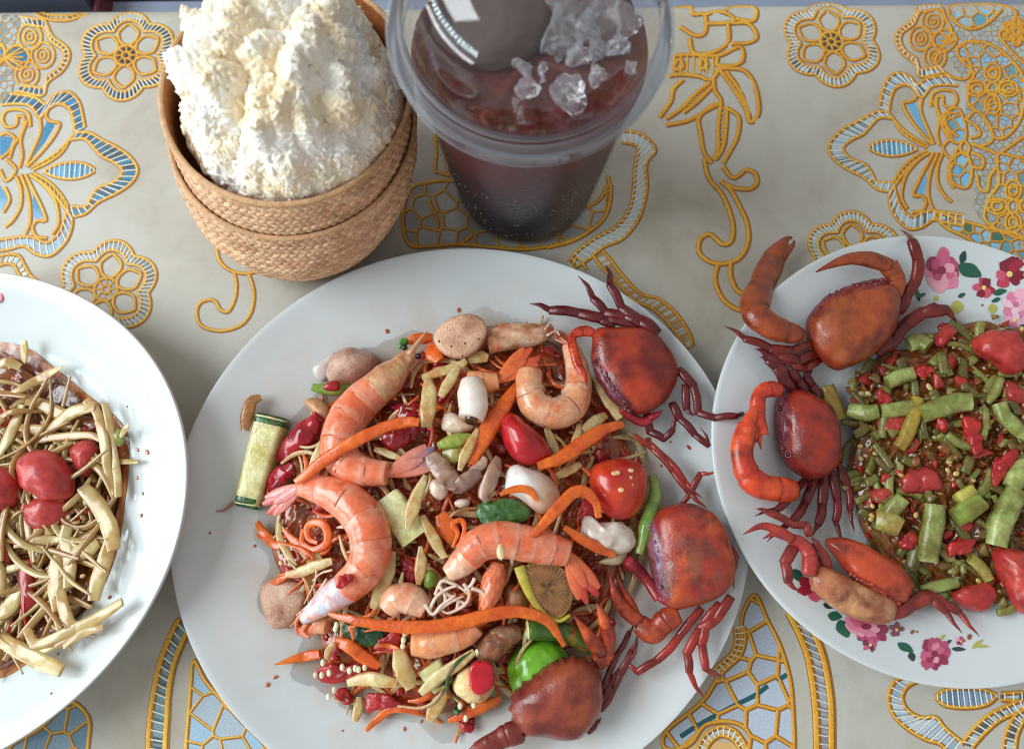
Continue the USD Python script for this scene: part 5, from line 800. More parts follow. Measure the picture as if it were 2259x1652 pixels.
shred('cucumber_strip', 'green edged cucumber strip below the rolled squid', 'cucumber', 'A', [(1830, 1220), (1960, 1180), (2120, 1150)], 60, cols=(C(140, 150, 60), C(90, 120, 44)), mat='vegetable', lift=.010)
shred('cucumber_strip', 'olive cucumber piece under the thin pale shred', 'cucumber', 'A', [(1870, 1300), (1980, 1290), (2060, 1250)], 85, cols=(C(165, 160, 84), C(140, 130, 60)), mat='vegetable', lift=.006)
BEAN, BEAN2 = C(140, 176, 84, 1.1), C(96, 136, 50, 1.1)
shred('green_bean', 'light green bean pod bending beside the right-hand crab', 'bean', 'D', [(1915, 120), (1940, 300), (1890, 480), (1840, 660), (1800, 820)], 62, th=.8, pw=2.2, cols=(BEAN, BEAN2), mat='vegetable', lift=.012)
m, t, a = sweep(T('F', [(370, 600), (500, 605), (680, 620), (820, 690), (960, 780)], CM.z, .010), [U('F', x) for x in (78, 80, 80, 74, 60)], n=18, m=40); vary(m, C(84, 116, 40), C(50, 84, 28), 160, 3); e = T('F', [(372, 600), (350, 602)], CM.z, .010); cap_, _, _ = sweep([e[0], e[0] * .4 + e[1] * .6, e[1]], [U('F', 80), U('F', 78), U('F', 60)], n=18, m=6)
thing('green_bean', 'dark green bean with pale cut end behind the lime wedge', 'bean', [('pod', m, 'vegetable'), ('cut_end', cap_.col(C(196, 206, 130)), 'vegetable')])
shred('green_bean', 'short green bean with chilli on it by the meatball', 'bean', 'A', [(720, 700), (820, 715), (960, 720), (1090, 690)], 58, th=.8, pw=2.2, cols=(C(130, 160, 64), C(96, 140, 50)), mat='vegetable', lift=.003)
body('chilli_piece', 'dark red chilli strip on the short green bean', 'chilli', 'A', [(815, 685), (930, 645), (970, 700), (940, 735), (830, 730)], .002, lift=.011, cols=(C(160, 36, 40), C(130, 26, 32)), mat='tomato_skin', n=20, rings=5)
body('bean_end', 'small rounded green bean end beside the pale shreds', 'bean', 'C', [(1700, 1060), (1730, 970), (1790, 960), (1820, 1040), (1800, 1110), (1730, 1120)], .005, lift=.008, cols=(BEAN, BEAN2), mat='vegetable')
def leaf(lab, fr, out, lift, cols, tilt=(0, 0)): body('herb_leaf', lab, 'herb', fr, out, .0022, .0008, lift=lift, cols=cols, mat='leaf', amp=.0018, fs=420, n=48, tilt=tilt)
DG, DG2 = C(44, 92, 46, 1.1), C(24, 60, 34, 1.1)
leaf('dark green crinkled herb leaf above the arched prawn', 'D', [(350, 440), (430, 360), (560, 335), (680, 335), (800, 400), (850, 470), (760, 540), (600, 570), (440, 590), (390, 530)], .011, (DG, C(70, 110, 50)))
leaf('flat dark green herb leaf under the long carrot strip', 'E', [(760, 560), (860, 545), (1000, 560), (1130, 620), (1120, 720), (1000, 750), (880, 700), (790, 660)], .006, (DG, DG2))
leaf('bright green herb tip at the eye of the upper prawn', 'A', [(1470, 340), (1540, 270), (1580, 300), (1540, 360), (1480, 380)], .014, (C(100, 160, 60), DG))
leaf('tiny green herb scrap below the fish ball', 'E', [(1740, 1290), (1800, 1270), (1830, 1310), (1770, 1340)], .006, (C(80, 130, 50), DG))
# lime pieces
lc = T('F', [(470, 965)], CM.z, .0085)[0]; lr = U('F', 262); sh = T('F', [(570, 1075)], CM.z, .0085)[0] - lc; sh[2] = .0035
pe = ball(lc, lr, 4, (1, 1.02, .72)); pe.v += (meshkit.fbm(pe.v * 700, 2, 3) - .5)[:, None] * .0004; vary(pe, C(120, 184, 44, 1.1), C(86, 146, 30, 1.1), 90, 2)
fl_ = ball(lc + sh, lr * .93, 4, (1, 1, .72)); fl_.v += (meshkit.fbm(fl_.v * 300, 3, 4) - .5)[:, None] * .0016; vary(fl_, C(120, 84, 40), C(80, 50, 30), 240, 3)
thing('lime_wedge', 'glossy bright green lime wedge beside the brown front crab', 'lime', [('peel', pe, 'tomato_skin'), ('flesh', fl_, 'sauce')])
o = T('F', [(300, 60), (480, 0), (680, 60), (760, 220), (740, 400), (640, 500), (520, 470), (420, 380), (340, 220)], CM.z, .011); cut, S, an = pillow(o, .0035, .006, 10, 3.5, 72); n_ = (np.sin(an * 2 * math.pi * 17) ** 2) * (S > .12) * (S < .92); cut.v[:, 2] += n_ * .0008 - (S < .9) * .0012; cut.c = mix(mix(C(120, 76, 40), C(160, 112, 66), n_), C(170, 150, 60), np.clip((S - .9) * 14, 0, 1))
rim_, _, _ = sweep(T('F', [(290, 40), (330, 160), (390, 300), (470, 420), (560, 500), (650, 520), (740, 470)], CM.z, .013), [U('F', x) for x in (46, 44, 36, 28, 22, 18, 14)], [.0012] * 3, n=10, m=50); vary(rim_, C(176, 160, 50), C(196, 180, 90), 120, 3)
thing('lime_half', 'squeezed brown lime half with yellow green rim under the arched prawn', 'lime', [('flesh', cut, 'sauce'), ('rind', rim_, 'vegetable')])
q = T('E', [(1900, 790), (1780, 880), (1700, 1000), (1690, 1140), (1740, 1230)], CM.z, .010); m, _, _ = sweep(q, [.0005, .0009, .0010, .0009, .0006], [.0016, .003, .003, .003, .0016], n=10, m=40); vary(m, C(50, 90, 40), C(34, 70, 34), 200, 4); thing('cucumber_peel', 'thin dark green cucumber peel curving behind the fish ball', 'cucumber', (m, 'vegetable'))
# tomatoes, chillies
TM, TM2 = C(196, 40, 40, 1.1), C(166, 24, 34, 1.1)
body('tomato_wedge', 'shiny red tomato wedge below the U-shaped prawn', 'tomato', 'B', [(340, 1010), (380, 940), (460, 930), (560, 1000), (700, 1120), (790, 1260), (780, 1350), (640, 1400), (480, 1350), (380, 1200)], .010, lift=.010, cols=(TM, TM2), mat='tomato_skin')
m = body('tomato_half', 'orange red tomato half speckled with seeds near the right-hand crab', 'tomato', 'D', [(1370, 80), (1450, 10), (1620, -20), (1780, 10), (1860, 100), (1860, 280), (1800, 440), (1680, 520), (1540, 500), (1450, 400), (1370, 240)], .012, lift=.012, cols=(C(206, 70, 34, 1.1), C(190, 40, 38, 1.1)), mat='tomato_skin')
for k, (x, y) in enumerate(((1605, 105), (1725, 85), (1715, 150), (1640, 255), (1725, 210), (1265, 250), (1580, 110))):
    q = T('D', [(x, y)], CM.z, .0237 - .00012 * abs(x - 1620) / 10)[0]; thing('chilli_seed', 'tiny cream chilli seed sprinkled on the seafood salad', 'seed', (ball(q, .0011, 1, (1.2, .9, .5)).col(C(240, 190, 130)), 'fibrous'), 'chilli seeds on the seafood salad')
for q in (('long wrinkled dark red chilli beside the thick cucumber stick', 'A', [(780, 960), (660, 1110), (520, 1260), (420, 1330)], 110, .004), ('magenta red chilli skin between cucumber stick and pink prawn tail', 'C', [(560, 60), (440, 130), (360, 240), (330, 330)], 80, .004), ('shiny red chilli under the carrot strip by the upper prawn', 'A', [(1340, 1150), (1440, 1180), (1560, 1130), (1640, 1080)], 80, .006), ('dark red chilli behind the upper prawn tail', 'A', [(1480, 860), (1560, 960), (1640, 840)], 75, .005)):
    fr, pts, hw, lf = q[1], q[2], q[3], q[4]; m, t, a = sweep(T(fr, pts, CM.z, lf + .003), np.array([.5, 1, .9, .4]) * U(fr, hw), np.array([.5, 1, .9, .4]) * U(fr, hw) * .55, n=18, m=40); m.v += (meshkit.fbm(m.v * 330, 2, 3) - .5)[:, None] * .003; vary(m, C(176, 26, 44, 1.1), C(140, 18, 34, 1.1), 160, 4); thing('red_chilli', q[0], 'chilli', (m, 'tomato_skin'))
for lab, fr, o, lf in (('crushed red chilli with seeds at the front left of the salad', 'E', [(520, 960), (640, 900), (820, 900), (1000, 900), (1080, 960), (960, 1010), (760, 1060), (640, 1080), (540, 1020)], .005), ('red chilli chunk at the front edge beside the pale shreds', 'E', [(700, 1150), (790, 1130), (860, 1190), (830, 1260), (740, 1250)], .004), ('crimson chilli chunk at the front edge of the salad', 'E', [(960, 1190), (1020, 1150), (1150, 1170), (1280, 1240), (1180, 1290), (1000, 1300)], .005), ('red pepper strip under the long pale shred in the middle', 'C', [(1500, 830), (1580, 850), (1640, 1000), (1620, 1090), (1540, 1010)], .006), ('small red chilli square under the long carrot strip', 'E', [(1150, 640), (1230, 600), (1270, 680), (1200, 790), (1050, 780), (1040, 740)], .006), ('scarlet chilli chip on the belly of the pink curled prawn', 'C', [(945, 1090), (1010, 980), (1070, 1010), (1050, 1080), (970, 1120)], .0235), ('red chilli strip between front crab and fish ball', 'E', [(1780, 1400), (1860, 1350), (1930, 1400), (1900, 1490), (1820, 1480)], .003), ('dark red tomato skin left of the right-hand crab', 'D', [(1270, 480), (1330, 330), (1430, 380), (1470, 480), (1400, 600), (1300, 600)], .007)):
    body('chilli_piece', lab, 'chilli', fr, o, .0019, lift=lf, cols=(C(190, 36, 42, 1.1), C(150, 22, 32, 1.1)), mat='tomato_soft', n=40, rings=7, p=4, amp=.0024, fs=380)
for k, (x, y) in enumerate(((525, 1000), (580, 1000), (645, 980), (760, 930), (825, 960), (875, 940), (960, 930), (905, 950), (710, 560), (700, 590), (1310, 630), (1300, 690), (1295, 745), (690, 1130), (640, 1190), (590, 890), (1850, 1380), (1920, 1260), (1800, 1270), (1950, 800))):
    q = T('E', [(x, y)], CM.z, .0095 if 880 < y < 1010 and x < 1000 else .011)[0]; thing('chilli_seed', 'tiny cream chilli seed sprinkled on the seafood salad', 'seed', (ball(q, .0013, 1, (.8, 1.15, .55)).col(C(246, 222, 176)), 'fibrous'), 'chilli seeds on the seafood salad')
q = T('D', [(580, 800)], CM.z, .0285)[0]; thing('peanut_half', 'cream coloured seed lying on the arched prawn', 'seed', (ball(q, .0021, 2, (.8, 1.5, .5)).col(C(240, 205, 150)), 'fibrous'))

# carrot strips
carrot('broad carrot strip lying across the upper prawn', 'A', [(575, 1540), (700, 1450), (850, 1330), (1100, 1180), (1380, 1050), (1560, 1010), (1660, 1020)], 52, lift=.0195, pr=(.55, .9, 1, 1, .95, .9, .7))
carrot('thick straight carrot stick right of the rolled squid', 'B', [(500, 690), (390, 850), (230, 1100), (85, 1390)], 78, lift=.009, th=.6)
carrot('carrot stick slanting below the U-shaped prawn', 'B', [(1430, 1035), (1280, 1070), (1100, 1180), (880, 1330), (680, 1400)], 62, lift=.0135, th=.5)
carrot('curved carrot strip looping over the arched prawn', 'D', [(820, 720), (910, 610), (1070, 430), (1220, 280), (1330, 280), (1420, 380), (1440, 500)], 50, lift=.020, th=.4)
carrot('thin carrot curl over the plump white squid', 'D', [(570, 300), (660, 260), (760, 245), (850, 280), (900, 360)], 32, lift=.0205, th=.4)
carrot('carrot strip crossing the knobbly squid piece', 'D', [(1140, 580), (1250, 660), (1400, 750), (1580, 835)], 44, lift=.014, th=.4)
carrot('very long carrot strip sweeping across the front of the salad', 'E', [(640, 462), (760, 490), (900, 525), (1200, 572), (1500, 575), (1800, 535), (2050, 470), (2280, 440), (2450, 470), (2600, 550), (2720, 740)], 50, lift=.0145, th=.4, pr=(.3, .7, .8, 1, 1, 1.1, 1, 1, .9, .8, .5))
carrot('pointed carrot sliver sticking out at the lower left of the salad', 'E', [(160, 908), (330, 860), (450, 830), (570, 810)], 42, lift=.003, pr=(.1, .7, 1, .9))
carrot('carrot strip lying below the flat dark leaf', 'E', [(690, 690), (830, 750), (960, 850), (1090, 920)], 58, lift=.007, th=.4)
carrot('carrot sliver hanging out at the front edge', 'E', [(970, 1490), (1060, 1400), (1180, 1300), (1300, 1290), (1430, 1330)], 40, lift=.003, pr=(.4, .8, 1, .9, .6))
carrot('carrot curl ringed by the pink curled prawn', 'C', [(640, 600), (640, 720), (740, 780), (850, 720), (850, 600), (770, 540), (680, 580), (690, 680), (770, 720)], 36, lift=.007, th=.5)
carrot('second thin carrot curl inside the pink curled prawn', 'C', [(470, 600), (560, 700), (680, 800), (820, 800), (880, 740)], 38, lift=.005)
carrot('thin looping carrot strand left of the arched prawn', 'D', [(150, 760), (200, 640), (150, 560), (230, 520), (260, 600), (220, 720)], 22, lift=.011, th=.6)
carrot('broad carrot slab left of the arched prawn', 'D', [(40, 470), (90, 560), (140, 660), (170, 700)], 90, lift=.006, th=.3)
carrot('carrot piece showing behind the beige sausage slice', 'A', [(1560, 300), (1660, 280), (1780, 270)], 55, lift=.009)
carrot('carrot slab tucked under the beige sausage slice', 'A', [(1780, 320), (1800, 400), (1850, 470)], 80, lift=.010)
carrot('thin carrot edge on the brown meat slice', 'E', [(70, 260), (120, 210), (200, 165), (270, 130)], 32, lift=.008)
carrot('small bent carrot strand on the flat dark leaf', 'E', [(855, 690), (850, 620), (830, 580), (880, 570)], 18, lift=.010, th=.7)
carrot('orange strip below the red chilli at the cucumber stick', 'A', [(640, 1290), (670, 1380), (650, 1470)], 18, lift=.010)
carrot('carrot strip under the fish ball near the front', 'E', [(1700, 1400), (1850, 1340), (2000, 1280), (2160, 1200)], 45, lift=.004)
carrot('dull orange carrot shard at the lower left of the pink prawn', 'C', [(230, 540), (300, 640), (390, 740), (440, 760)], 45, lift=.003)
# papaya shreds
for q in (('wide upright papaya shred left of the rolled squid', 'A', [(1745, 640), (1750, 780), (1735, 930), (1725, 1060)], 70, .013), ('narrow papaya shred slanting beside the upright one', 'A', [(2010, 530), (1940, 640), (1850, 790)], 48, .013), ('papaya shred under the beige sausage slice', 'A', [(1690, 620), (1850, 570), (2010, 520), (2080, 470)], 48, .012), ('short papaya shred right of the sausage slice', 'B', [(70, 470), (160, 440), (240, 450)], 55, .009), ('pointed papaya sliver left of the thick carrot stick', 'A', [(2180, 1070), (2120, 1200), (2060, 1320), (2020, 1440)], 45, .013), ('pointed papaya sliver on the pale cucumber chunk', 'C', [(1720, 130), (1650, 300), (1590, 460), (1560, 610)], 60, .013), ('long papaya shred running down from the cucumber chunk', 'C', [(1690, 480), (1760, 620), (1830, 750), (1890, 850)], 45, .010), ('papaya shred pointing down at the round bean end', 'C', [(1680, 750), (1680, 880), (1670, 1000), (1655, 1090)], 50, .010), ('long pointed papaya shred at the back of the pink prawn', 'C', [(1435, 790), (1390, 960), (1330, 1120), (1260, 1300)], 70, .009), ('papaya shred at the feet of the pink prawn', 'C', [(490, 1000), (600, 985), (740, 930), (900, 880)], 48, .009), ('papaya shred tucked between the U-shaped prawn and the upper crab', 'B', [(1185, 610), (1240, 720), (1320, 850), (1400, 985)], 55, .010), ('grey papaya shred above the slanting carrot stick', 'B', [(1080, 1080), (1160, 1020), (1280, 950)], 50, .009), ('onion-like strand below the U-shaped prawn', 'B', [(760, 1060), (800, 1180), (850, 1290)], 42, .008), ('pale strand right of the onion-like strand', 'B', [(1040, 1030), (1030, 1120), (980, 1220)], 32, .009), ('upright papaya shred near the front of the salad', 'E', [(1255, 770), (1280, 880), (1320, 1000), (1370, 1110)], 78, .010), ('papaya shred lying level near the front of the salad', 'E', [(810, 1070), (960, 1035), (1100, 1045), (1250, 1070)], 58, .009), ('long papaya shred slanting toward the fish ball', 'E', [(1930, 790), (1780, 900), (1600, 1020), (1450, 1160)], 52, .010), ('papaya shred hanging at the front edge, left of the fish ball', 'E', [(1690, 1130), (1620, 1230), (1570, 1310), (1530, 1400)], 58, .006), ('small papaya end sticking out at the very front', 'E', [(910, 1190), (900, 1290), (875, 1410)], 42, .003), ('curved white onion strand at the front left', 'E', [(690, 720), (640, 780), (620, 860)], 28, .010), ('pale strand inside the carrot curl of the pink prawn', 'C', [(430, 560), (440, 700), (520, 850), (570, 930)], 34, .006), ('second pale strand below the carrot curls', 'C', [(740, 790), (760, 850), (800, 880)], 40, .006), ('pale papaya strand below the plump squid', 'B', [(820, 1500), (950, 1440), (1060, 1380)], 42, .008), ('white strand by the upper prawn belly', 'A', [(840, 1120), (790, 1240), (700, 1430)], 36, .009), ('white strip behind the upper prawn tail', 'A', [(1270, 1250), (1390, 1290), (1500, 1340)], 34, .010)):
    papaya(q[0], q[1], q[2], q[3], lift=q[4], pr=(.35, .9, 1, .4) if 'point' in q[0] or 'sliver' in q[0] else (.55, .95, 1, .6), th=.38)
q = T('J', [(1360, 155), (1410, 150), (1460, 110), (1490, 95)], CP.z, .0015); m, _, _ = sweep(q, [.0003, .0006, .0008, .0008], n=6, m=14); thing('stem_scrap', 'thin brown stem lying on the rim left of the cucumber stick', 'stem', (m.col(C(150, 96, 70)), 'fibrous'))

def film(plate, md, out, nm, lab, catg, seed):
    o = smooth(T('P', out, plate.z)[:, :2], 200, True); c = o.mean(0); th = np.arange(200) / 200 * 2 * math.pi; k = 1 + (meshkit.fbm(np.stack([np.cos(th) * 5, np.sin(th) * 5, 0 * th], -1), 3, seed) - .5) * .22; o = c + (o - c) * k[:, None]
    s = np.linspace(.02, 1, 30); v = np.vstack([c + (o - c) * q for q in s]); n = 200; z = plate.z(v[:, 0], v[:, 1]) + .00035 * np.repeat(np.clip((1 - s) * 12, .25, 1), n); a = np.arange(29)[:, None] * n + np.arange(n); b = np.arange(29)[:, None] * n + (np.arange(n) + 1) % n
    f = np.vstack([np.stack([a, a + n, b + n], -1).reshape(-1, 3), np.stack([a, b + n, b], -1).reshape(-1, 3)]); m = M3(np.c_[v, z], f)
    if np.cross(m.v[f[50, 1]] - m.v[f[50, 0]], m.v[f[50, 2]] - m.v[f[50, 0]])[2] < 0: m.f = f[:, ::-1]
    S = np.repeat(s, n); e = np.clip((1 - S) / .28, 0, 1) * (.35 + 1.0 * meshkit.fbm(m.v * 60, 3, 8)); m.c = mix(np.array([1.0, 1.0, 1.0]), np.array([.90, .70, .50]), np.clip(e * 1.3, 0, 1)); thing(nm, lab, catg, (m, 'oil_film'))
film(CP, CM, [(560, 1140), (600, 980), (660, 880), (780, 790), (900, 740), (1000, 715), (1150, 700), (1300, 740), (1400, 860), (1460, 980), (1480, 1100), (1460, 1240), (1430, 1340), (1370, 1450), (1210, 1550), (1090, 1600), (1000, 1620), (860, 1620), (740, 1570), (640, 1500), (620, 1400), (575, 1320), (560, 1230)], 'dressing_film', 'thin oily orange dressing film on the white plate around the seafood salad', 'dressing', 3)

# ------------------------------------------------------------------ right plate: green bean salad with crabs
thing('bean_salad_bed', 'brown green pounded salad pulp under the bean pieces on the flowered plate', 'salad', (RM.mesh(C(132, 66, 32), C(112, 84, 36), .006, 230), 'sauce'), kind='stuff')
BG, BG2 = C(140, 150, 66, 1.05), C(92, 104, 40, 1.05)
def rod(md, g, x, y, L, w, lift):
    a = g.random() * 2 * math.pi; d = np.array([math.cos(a), math.sin(a), g.normal(0, .14)]); p = np.array([x, y, md.z(x, y) + lift + w * .6]); n = np.array([-d[1], d[0], 0]) * L * g.normal(0, .06)
    m, _, _ = sweep([p - d * L / 2, p + n, p + d * L / 2], np.array([.95, 1, 1, .95]) * w, np.array([.95, 1, 1, .95]) * w * g.uniform(.5, .9), n=10, m=9, pw=2.6, roll=g.normal(0, .5)); return m
bits(RM, 'bean_piece', 'chopped olive green bean piece in the salad on the flowered plate', 'bean', 'chopped bean pieces on the flowered plate', 150, lambda g, x, y: rod(RM, g, x, y, g.uniform(.005, .015), g.uniform(.0012, .0024), g.uniform(.001, .004)), (C(152, 158, 82, 1.1), C(88, 88, 36, 1.0)), 'sauced_bean', 1.0, 41)
bits(RM, 'bean_scrap', 'crushed olive green bean scrap in the salad on the flowered plate', 'bean', 'crushed bean scraps on the flowered plate', 90, chip(RM, .0042, .0020, .6), (C(156, 156, 84, 1.1), C(112, 90, 38, 1.0)), 'sauced_bean', 1.0, 46)
bits(RM, 'chilli_flake', 'small crushed red chilli flake in the bean salad', 'chilli', 'crushed chilli flakes in the bean salad', 60, chip(RM, .0030, .0022), (C(170, 34, 30), C(140, 26, 26)), 'tomato_skin', 1.0, 42)
bits(RM, 'chilli_scrap', 'torn red chilli or tomato scrap in the bean salad', 'chilli', 'torn red scraps in the bean salad', 64, chip(RM, .0050, .0024, .4), (C(190, 54, 40, 1.1), C(150, 36, 30, 1.1)), 'tomato_soft', .95, 47)
bits(RM, 'chilli_seed', 'tiny cream chilli seed in the bean salad', 'seed', 'chilli seeds in the bean salad', 95, seedm(RM, .0010, .0034), (C(232, 205, 130), C(215, 176, 100)), 'fibrous', .95, 43)
bits(RM, 'pulp_scrap', 'soft brown scrap of pounded pulp in the bean salad', 'salad', 'brown pulp scraps in the bean salad', 120, chip(RM, .0036, .0016, .7), (C(128, 72, 30), C(110, 84, 34)), 'sauce', .97, 44)
LBG = (C(168, 182, 108, 1.12), C(120, 134, 60, 1.05)); OLV = (C(166, 140, 50), C(130, 112, 40))
for lab, fr, pts, hw, cols in (('large pale green bean pod at the right of the bean salad', 'H', [(2215, 20), (2160, 130), (2110, 250), (2085, 370)], 66, LBG), ('pale bean with dark skin standing at the front of the bean salad', 'H', [(1700, 110), (1690, 230), (1665, 350), (1650, 470)], 62, LBG), ('green bean lying level across the middle of the bean salad', 'G', [(1610, 1160), (1720, 1120), (1830, 1085), (1920, 1080)], 62, LBG), ('short light bean left of the level one', 'G', [(1160, 1130), (1250, 1150), (1340, 1140)], 52, LBG), ('light bean below the red chilli chip', 'G', [(1360, 1140), (1450, 1130), (1560, 1110)], 48, LBG), ('light bean piece at the back of the bean salad', 'G', [(1400, 960), (1480, 920), (1560, 900)], 48, LBG), ('leafy light green bean end at the back of the salad', 'G', [(1530, 720), (1600, 700), (1660, 730)], 55, LBG), ('bean pod with white tip at the right edge', 'G', [(2100, 1090), (2140, 1180), (2230, 1260), (2300, 1300)], 46, LBG), ('olive bean at the front right of the salad', 'H', [(1820, 200), (1900, 150), (1990, 90)], 62, (C(128, 146, 62), C(98, 116, 44))), ('long bean at the front edge near the tomato', 'H', [(1620, 655), (1730, 625), (1840, 600)], 36, LBG), ('yellow olive pod in the middle of the bean salad', 'G', [(1590, 1060), (1560, 1180), (1520, 1290), (1470, 1370)], 44, OLV), ('yellowish pod beside the lower crab shell on the flowered plate', 'G', [(1010, 980), (1050, 1080), (1100, 1190)], 52, OLV), ('short bean at the front left of the bean salad', 'H', [(1400, 180), (1460, 110), (1500, 70)], 50, LBG), ('pale bean chunk left of the standing bean', 'H', [(1330, 210), (1400, 220), (1480, 260)], 66, (C(158, 158, 80), C(150, 130, 66))), ('tiny yellow seed pod near the right', 'H', [(1840, 80), (1890, 50), (1940, 20)], 38, (C(196, 190, 96), C(170, 160, 70))), ('feathery bean scrap by the front tomato', 'H', [(1920, 450), (1990, 510), (2040, 590)], 36, (C(170, 160, 90), C(140, 130, 60))), ('diagonal bean at the right side of the salad', 'G', [(2270, 1480), (2220, 1540), (2180, 1620)], 60, LBG)):
    shred('bean_piece', lab, 'bean', fr, pts, hw, th=.75, base=RM.z, lift=.0045, cols=cols, mat='sauced_bean', pw=2.5, pr=(.9, 1, 1, .9))
for lab, fr, o, h, lf in (('large soft red tomato piece at the back right of the bean salad', 'G', [(1930, 700), (1990, 640), (2090, 630), (2200, 650), (2250, 760), (2230, 880), (2150, 900), (2050, 830), (1960, 780)], .010, .007), ('red tomato bit below the back crab legs', 'G', [(1690, 680), (1740, 610), (1800, 600), (1840, 640), (1790, 690), (1720, 730)], .004, .007), ('large red tomato piece at the front right of the bean salad', 'H', [(2080, 400), (2200, 400), (2300, 420), (2330, 640), (2290, 780), (2200, 760), (2130, 620), (2080, 500)], .010, .007), ('red tomato piece at the front edge of the bean salad', 'H', [(1800, 680), (1900, 620), (2010, 610), (2070, 690), (2000, 780), (1880, 770)], .007, .005), ('dark tomato slice in the middle of the bean salad', 'G', [(1320, 1190), (1420, 1150), (1520, 1180), (1530, 1250), (1430, 1280), (1330, 1250)], .004, .004), ('dark red tomato slice at the front of the bean salad', 'G', [(1490, 1560), (1580, 1500), (1700, 1530), (1730, 1620), (1620, 1660), (1500, 1640)], .004, .004), ('maroon tomato slice at the lower left of the salad', 'H', [(1290, 30), (1400, 0), (1440, 60), (1380, 110), (1300, 100)], .004, .004), ('red tomato slice under the level bean at the right', 'G', [(2120, 950), (2210, 960), (2290, 1040), (2260, 1090), (2150, 1060)], .004, .004)):
    body('tomato_piece', lab, 'tomato', fr, o, h * .8, base=RM.z, lift=lf, amp=.0022, fs=200, p=2.6, n=60, cols=(C(190, 66, 54, 1.1), C(164, 42, 42, 1.1)), mat='tomato_soft')
for lab, fr, o in (('red chilli square left of the pale bean in the salad', 'G', [(1320, 1030), (1380, 1020), (1420, 1080), (1370, 1110)]), ('bright pink red chilli chip in the middle', 'G', [(1700, 1190), (1750, 1190), (1770, 1250), (1720, 1260)]), ('long torn red chilli right of the middle', 'G', [(1870, 1190), (1960, 1190), (1980, 1290), (1990, 1400), (1940, 1420), (1900, 1320)]), ('red chilli strip near the right edge of the bean salad', 'G', [(2060, 1480), (2180, 1380), (2210, 1420), (2150, 1540), (2060, 1620)]), ('red chilli at the front of the bean salad by the standing bean', 'H', [(1460, 340), (1530, 280), (1590, 310), (1570, 380), (1490, 390)]), ('red chilli with seeds right of the standing bean', 'H', [(1770, 420), (1820, 340), (1950, 340), (1920, 400), (1800, 440)]), ('red chilli piece at the back of the bean salad', 'G', [(1560, 900), (1620, 850), (1680, 880), (1640, 930)])):
    body('chilli_piece', lab, 'chilli', fr, o, .0019, base=RM.z, lift=.006, cols=(C(192, 44, 36, 1.1), C(165, 28, 34, 1.1)), mat='tomato_soft', n=40, rings=7, p=4, amp=.0024, fs=380)
def rz(x, y): return np.where(RM.d(x, y) < 1, RM.z(x, y), RP.z(x, y))
crab('orange crab raising its claws on the back rim of the flowered plate', 'G', [(885, 590), (920, 510), (1000, 430), (1110, 370), (1230, 325), (1340, 312), (1430, 360), (1465, 450), (1450, 580), (1390, 700), (1290, 790), (1180, 855), (1080, 885), (1000, 830), (930, 750), (890, 670)], .0105, .0115, (1090, 330), base=rz,
     claws=[([(860, 660), (760, 640), (640, 590), (560, 500), (610, 340), (680, 190)], (55, 70, 80, 92, 84), [([(650, 220), (700, 140), (760, 60), (800, 45)], 70), ([(690, 210), (740, 150), (800, 95), (812, 60)], 46)]), ([(1440, 420), (1450, 310), (1400, 215)], (48, 58), [([(1410, 225), (1290, 185), (1160, 180), (1040, 220), (948, 262)], 52), ([(1400, 240), (1280, 200), (1180, 205), (1100, 225)], 24)])],
     legs=[([(1470, 500), (1510, 420), (1570, 330), (1590, 190), (1550, 70), (1478, -5)], (50, 46, 46, 44, 30)), ([(1400, 740), (1480, 620), (1620, 520), (1770, 500), (1835, 580)], (52, 52, 48, 30)), ([(1340, 770), (1440, 660), (1590, 540), (1700, 480), (1820, 540)], (46, 46, 42, 28)), ([(900, 720), (800, 760), (660, 745), (500, 685), (365, 602)], (36, 38, 32, 22)), ([(930, 780), (840, 820), (720, 790), (640, 760)], (40, 40, 28)), ([(960, 820), (880, 870), (800, 850), (700, 830)], (36, 34, 24))],
     cols=(C(168, 76, 36, 1.0), C(128, 34, 26, 1.0), C(112, 40, 52)), tilt=(.05, .10), seed=31, eyes=[(990, 490)], blot=.55)
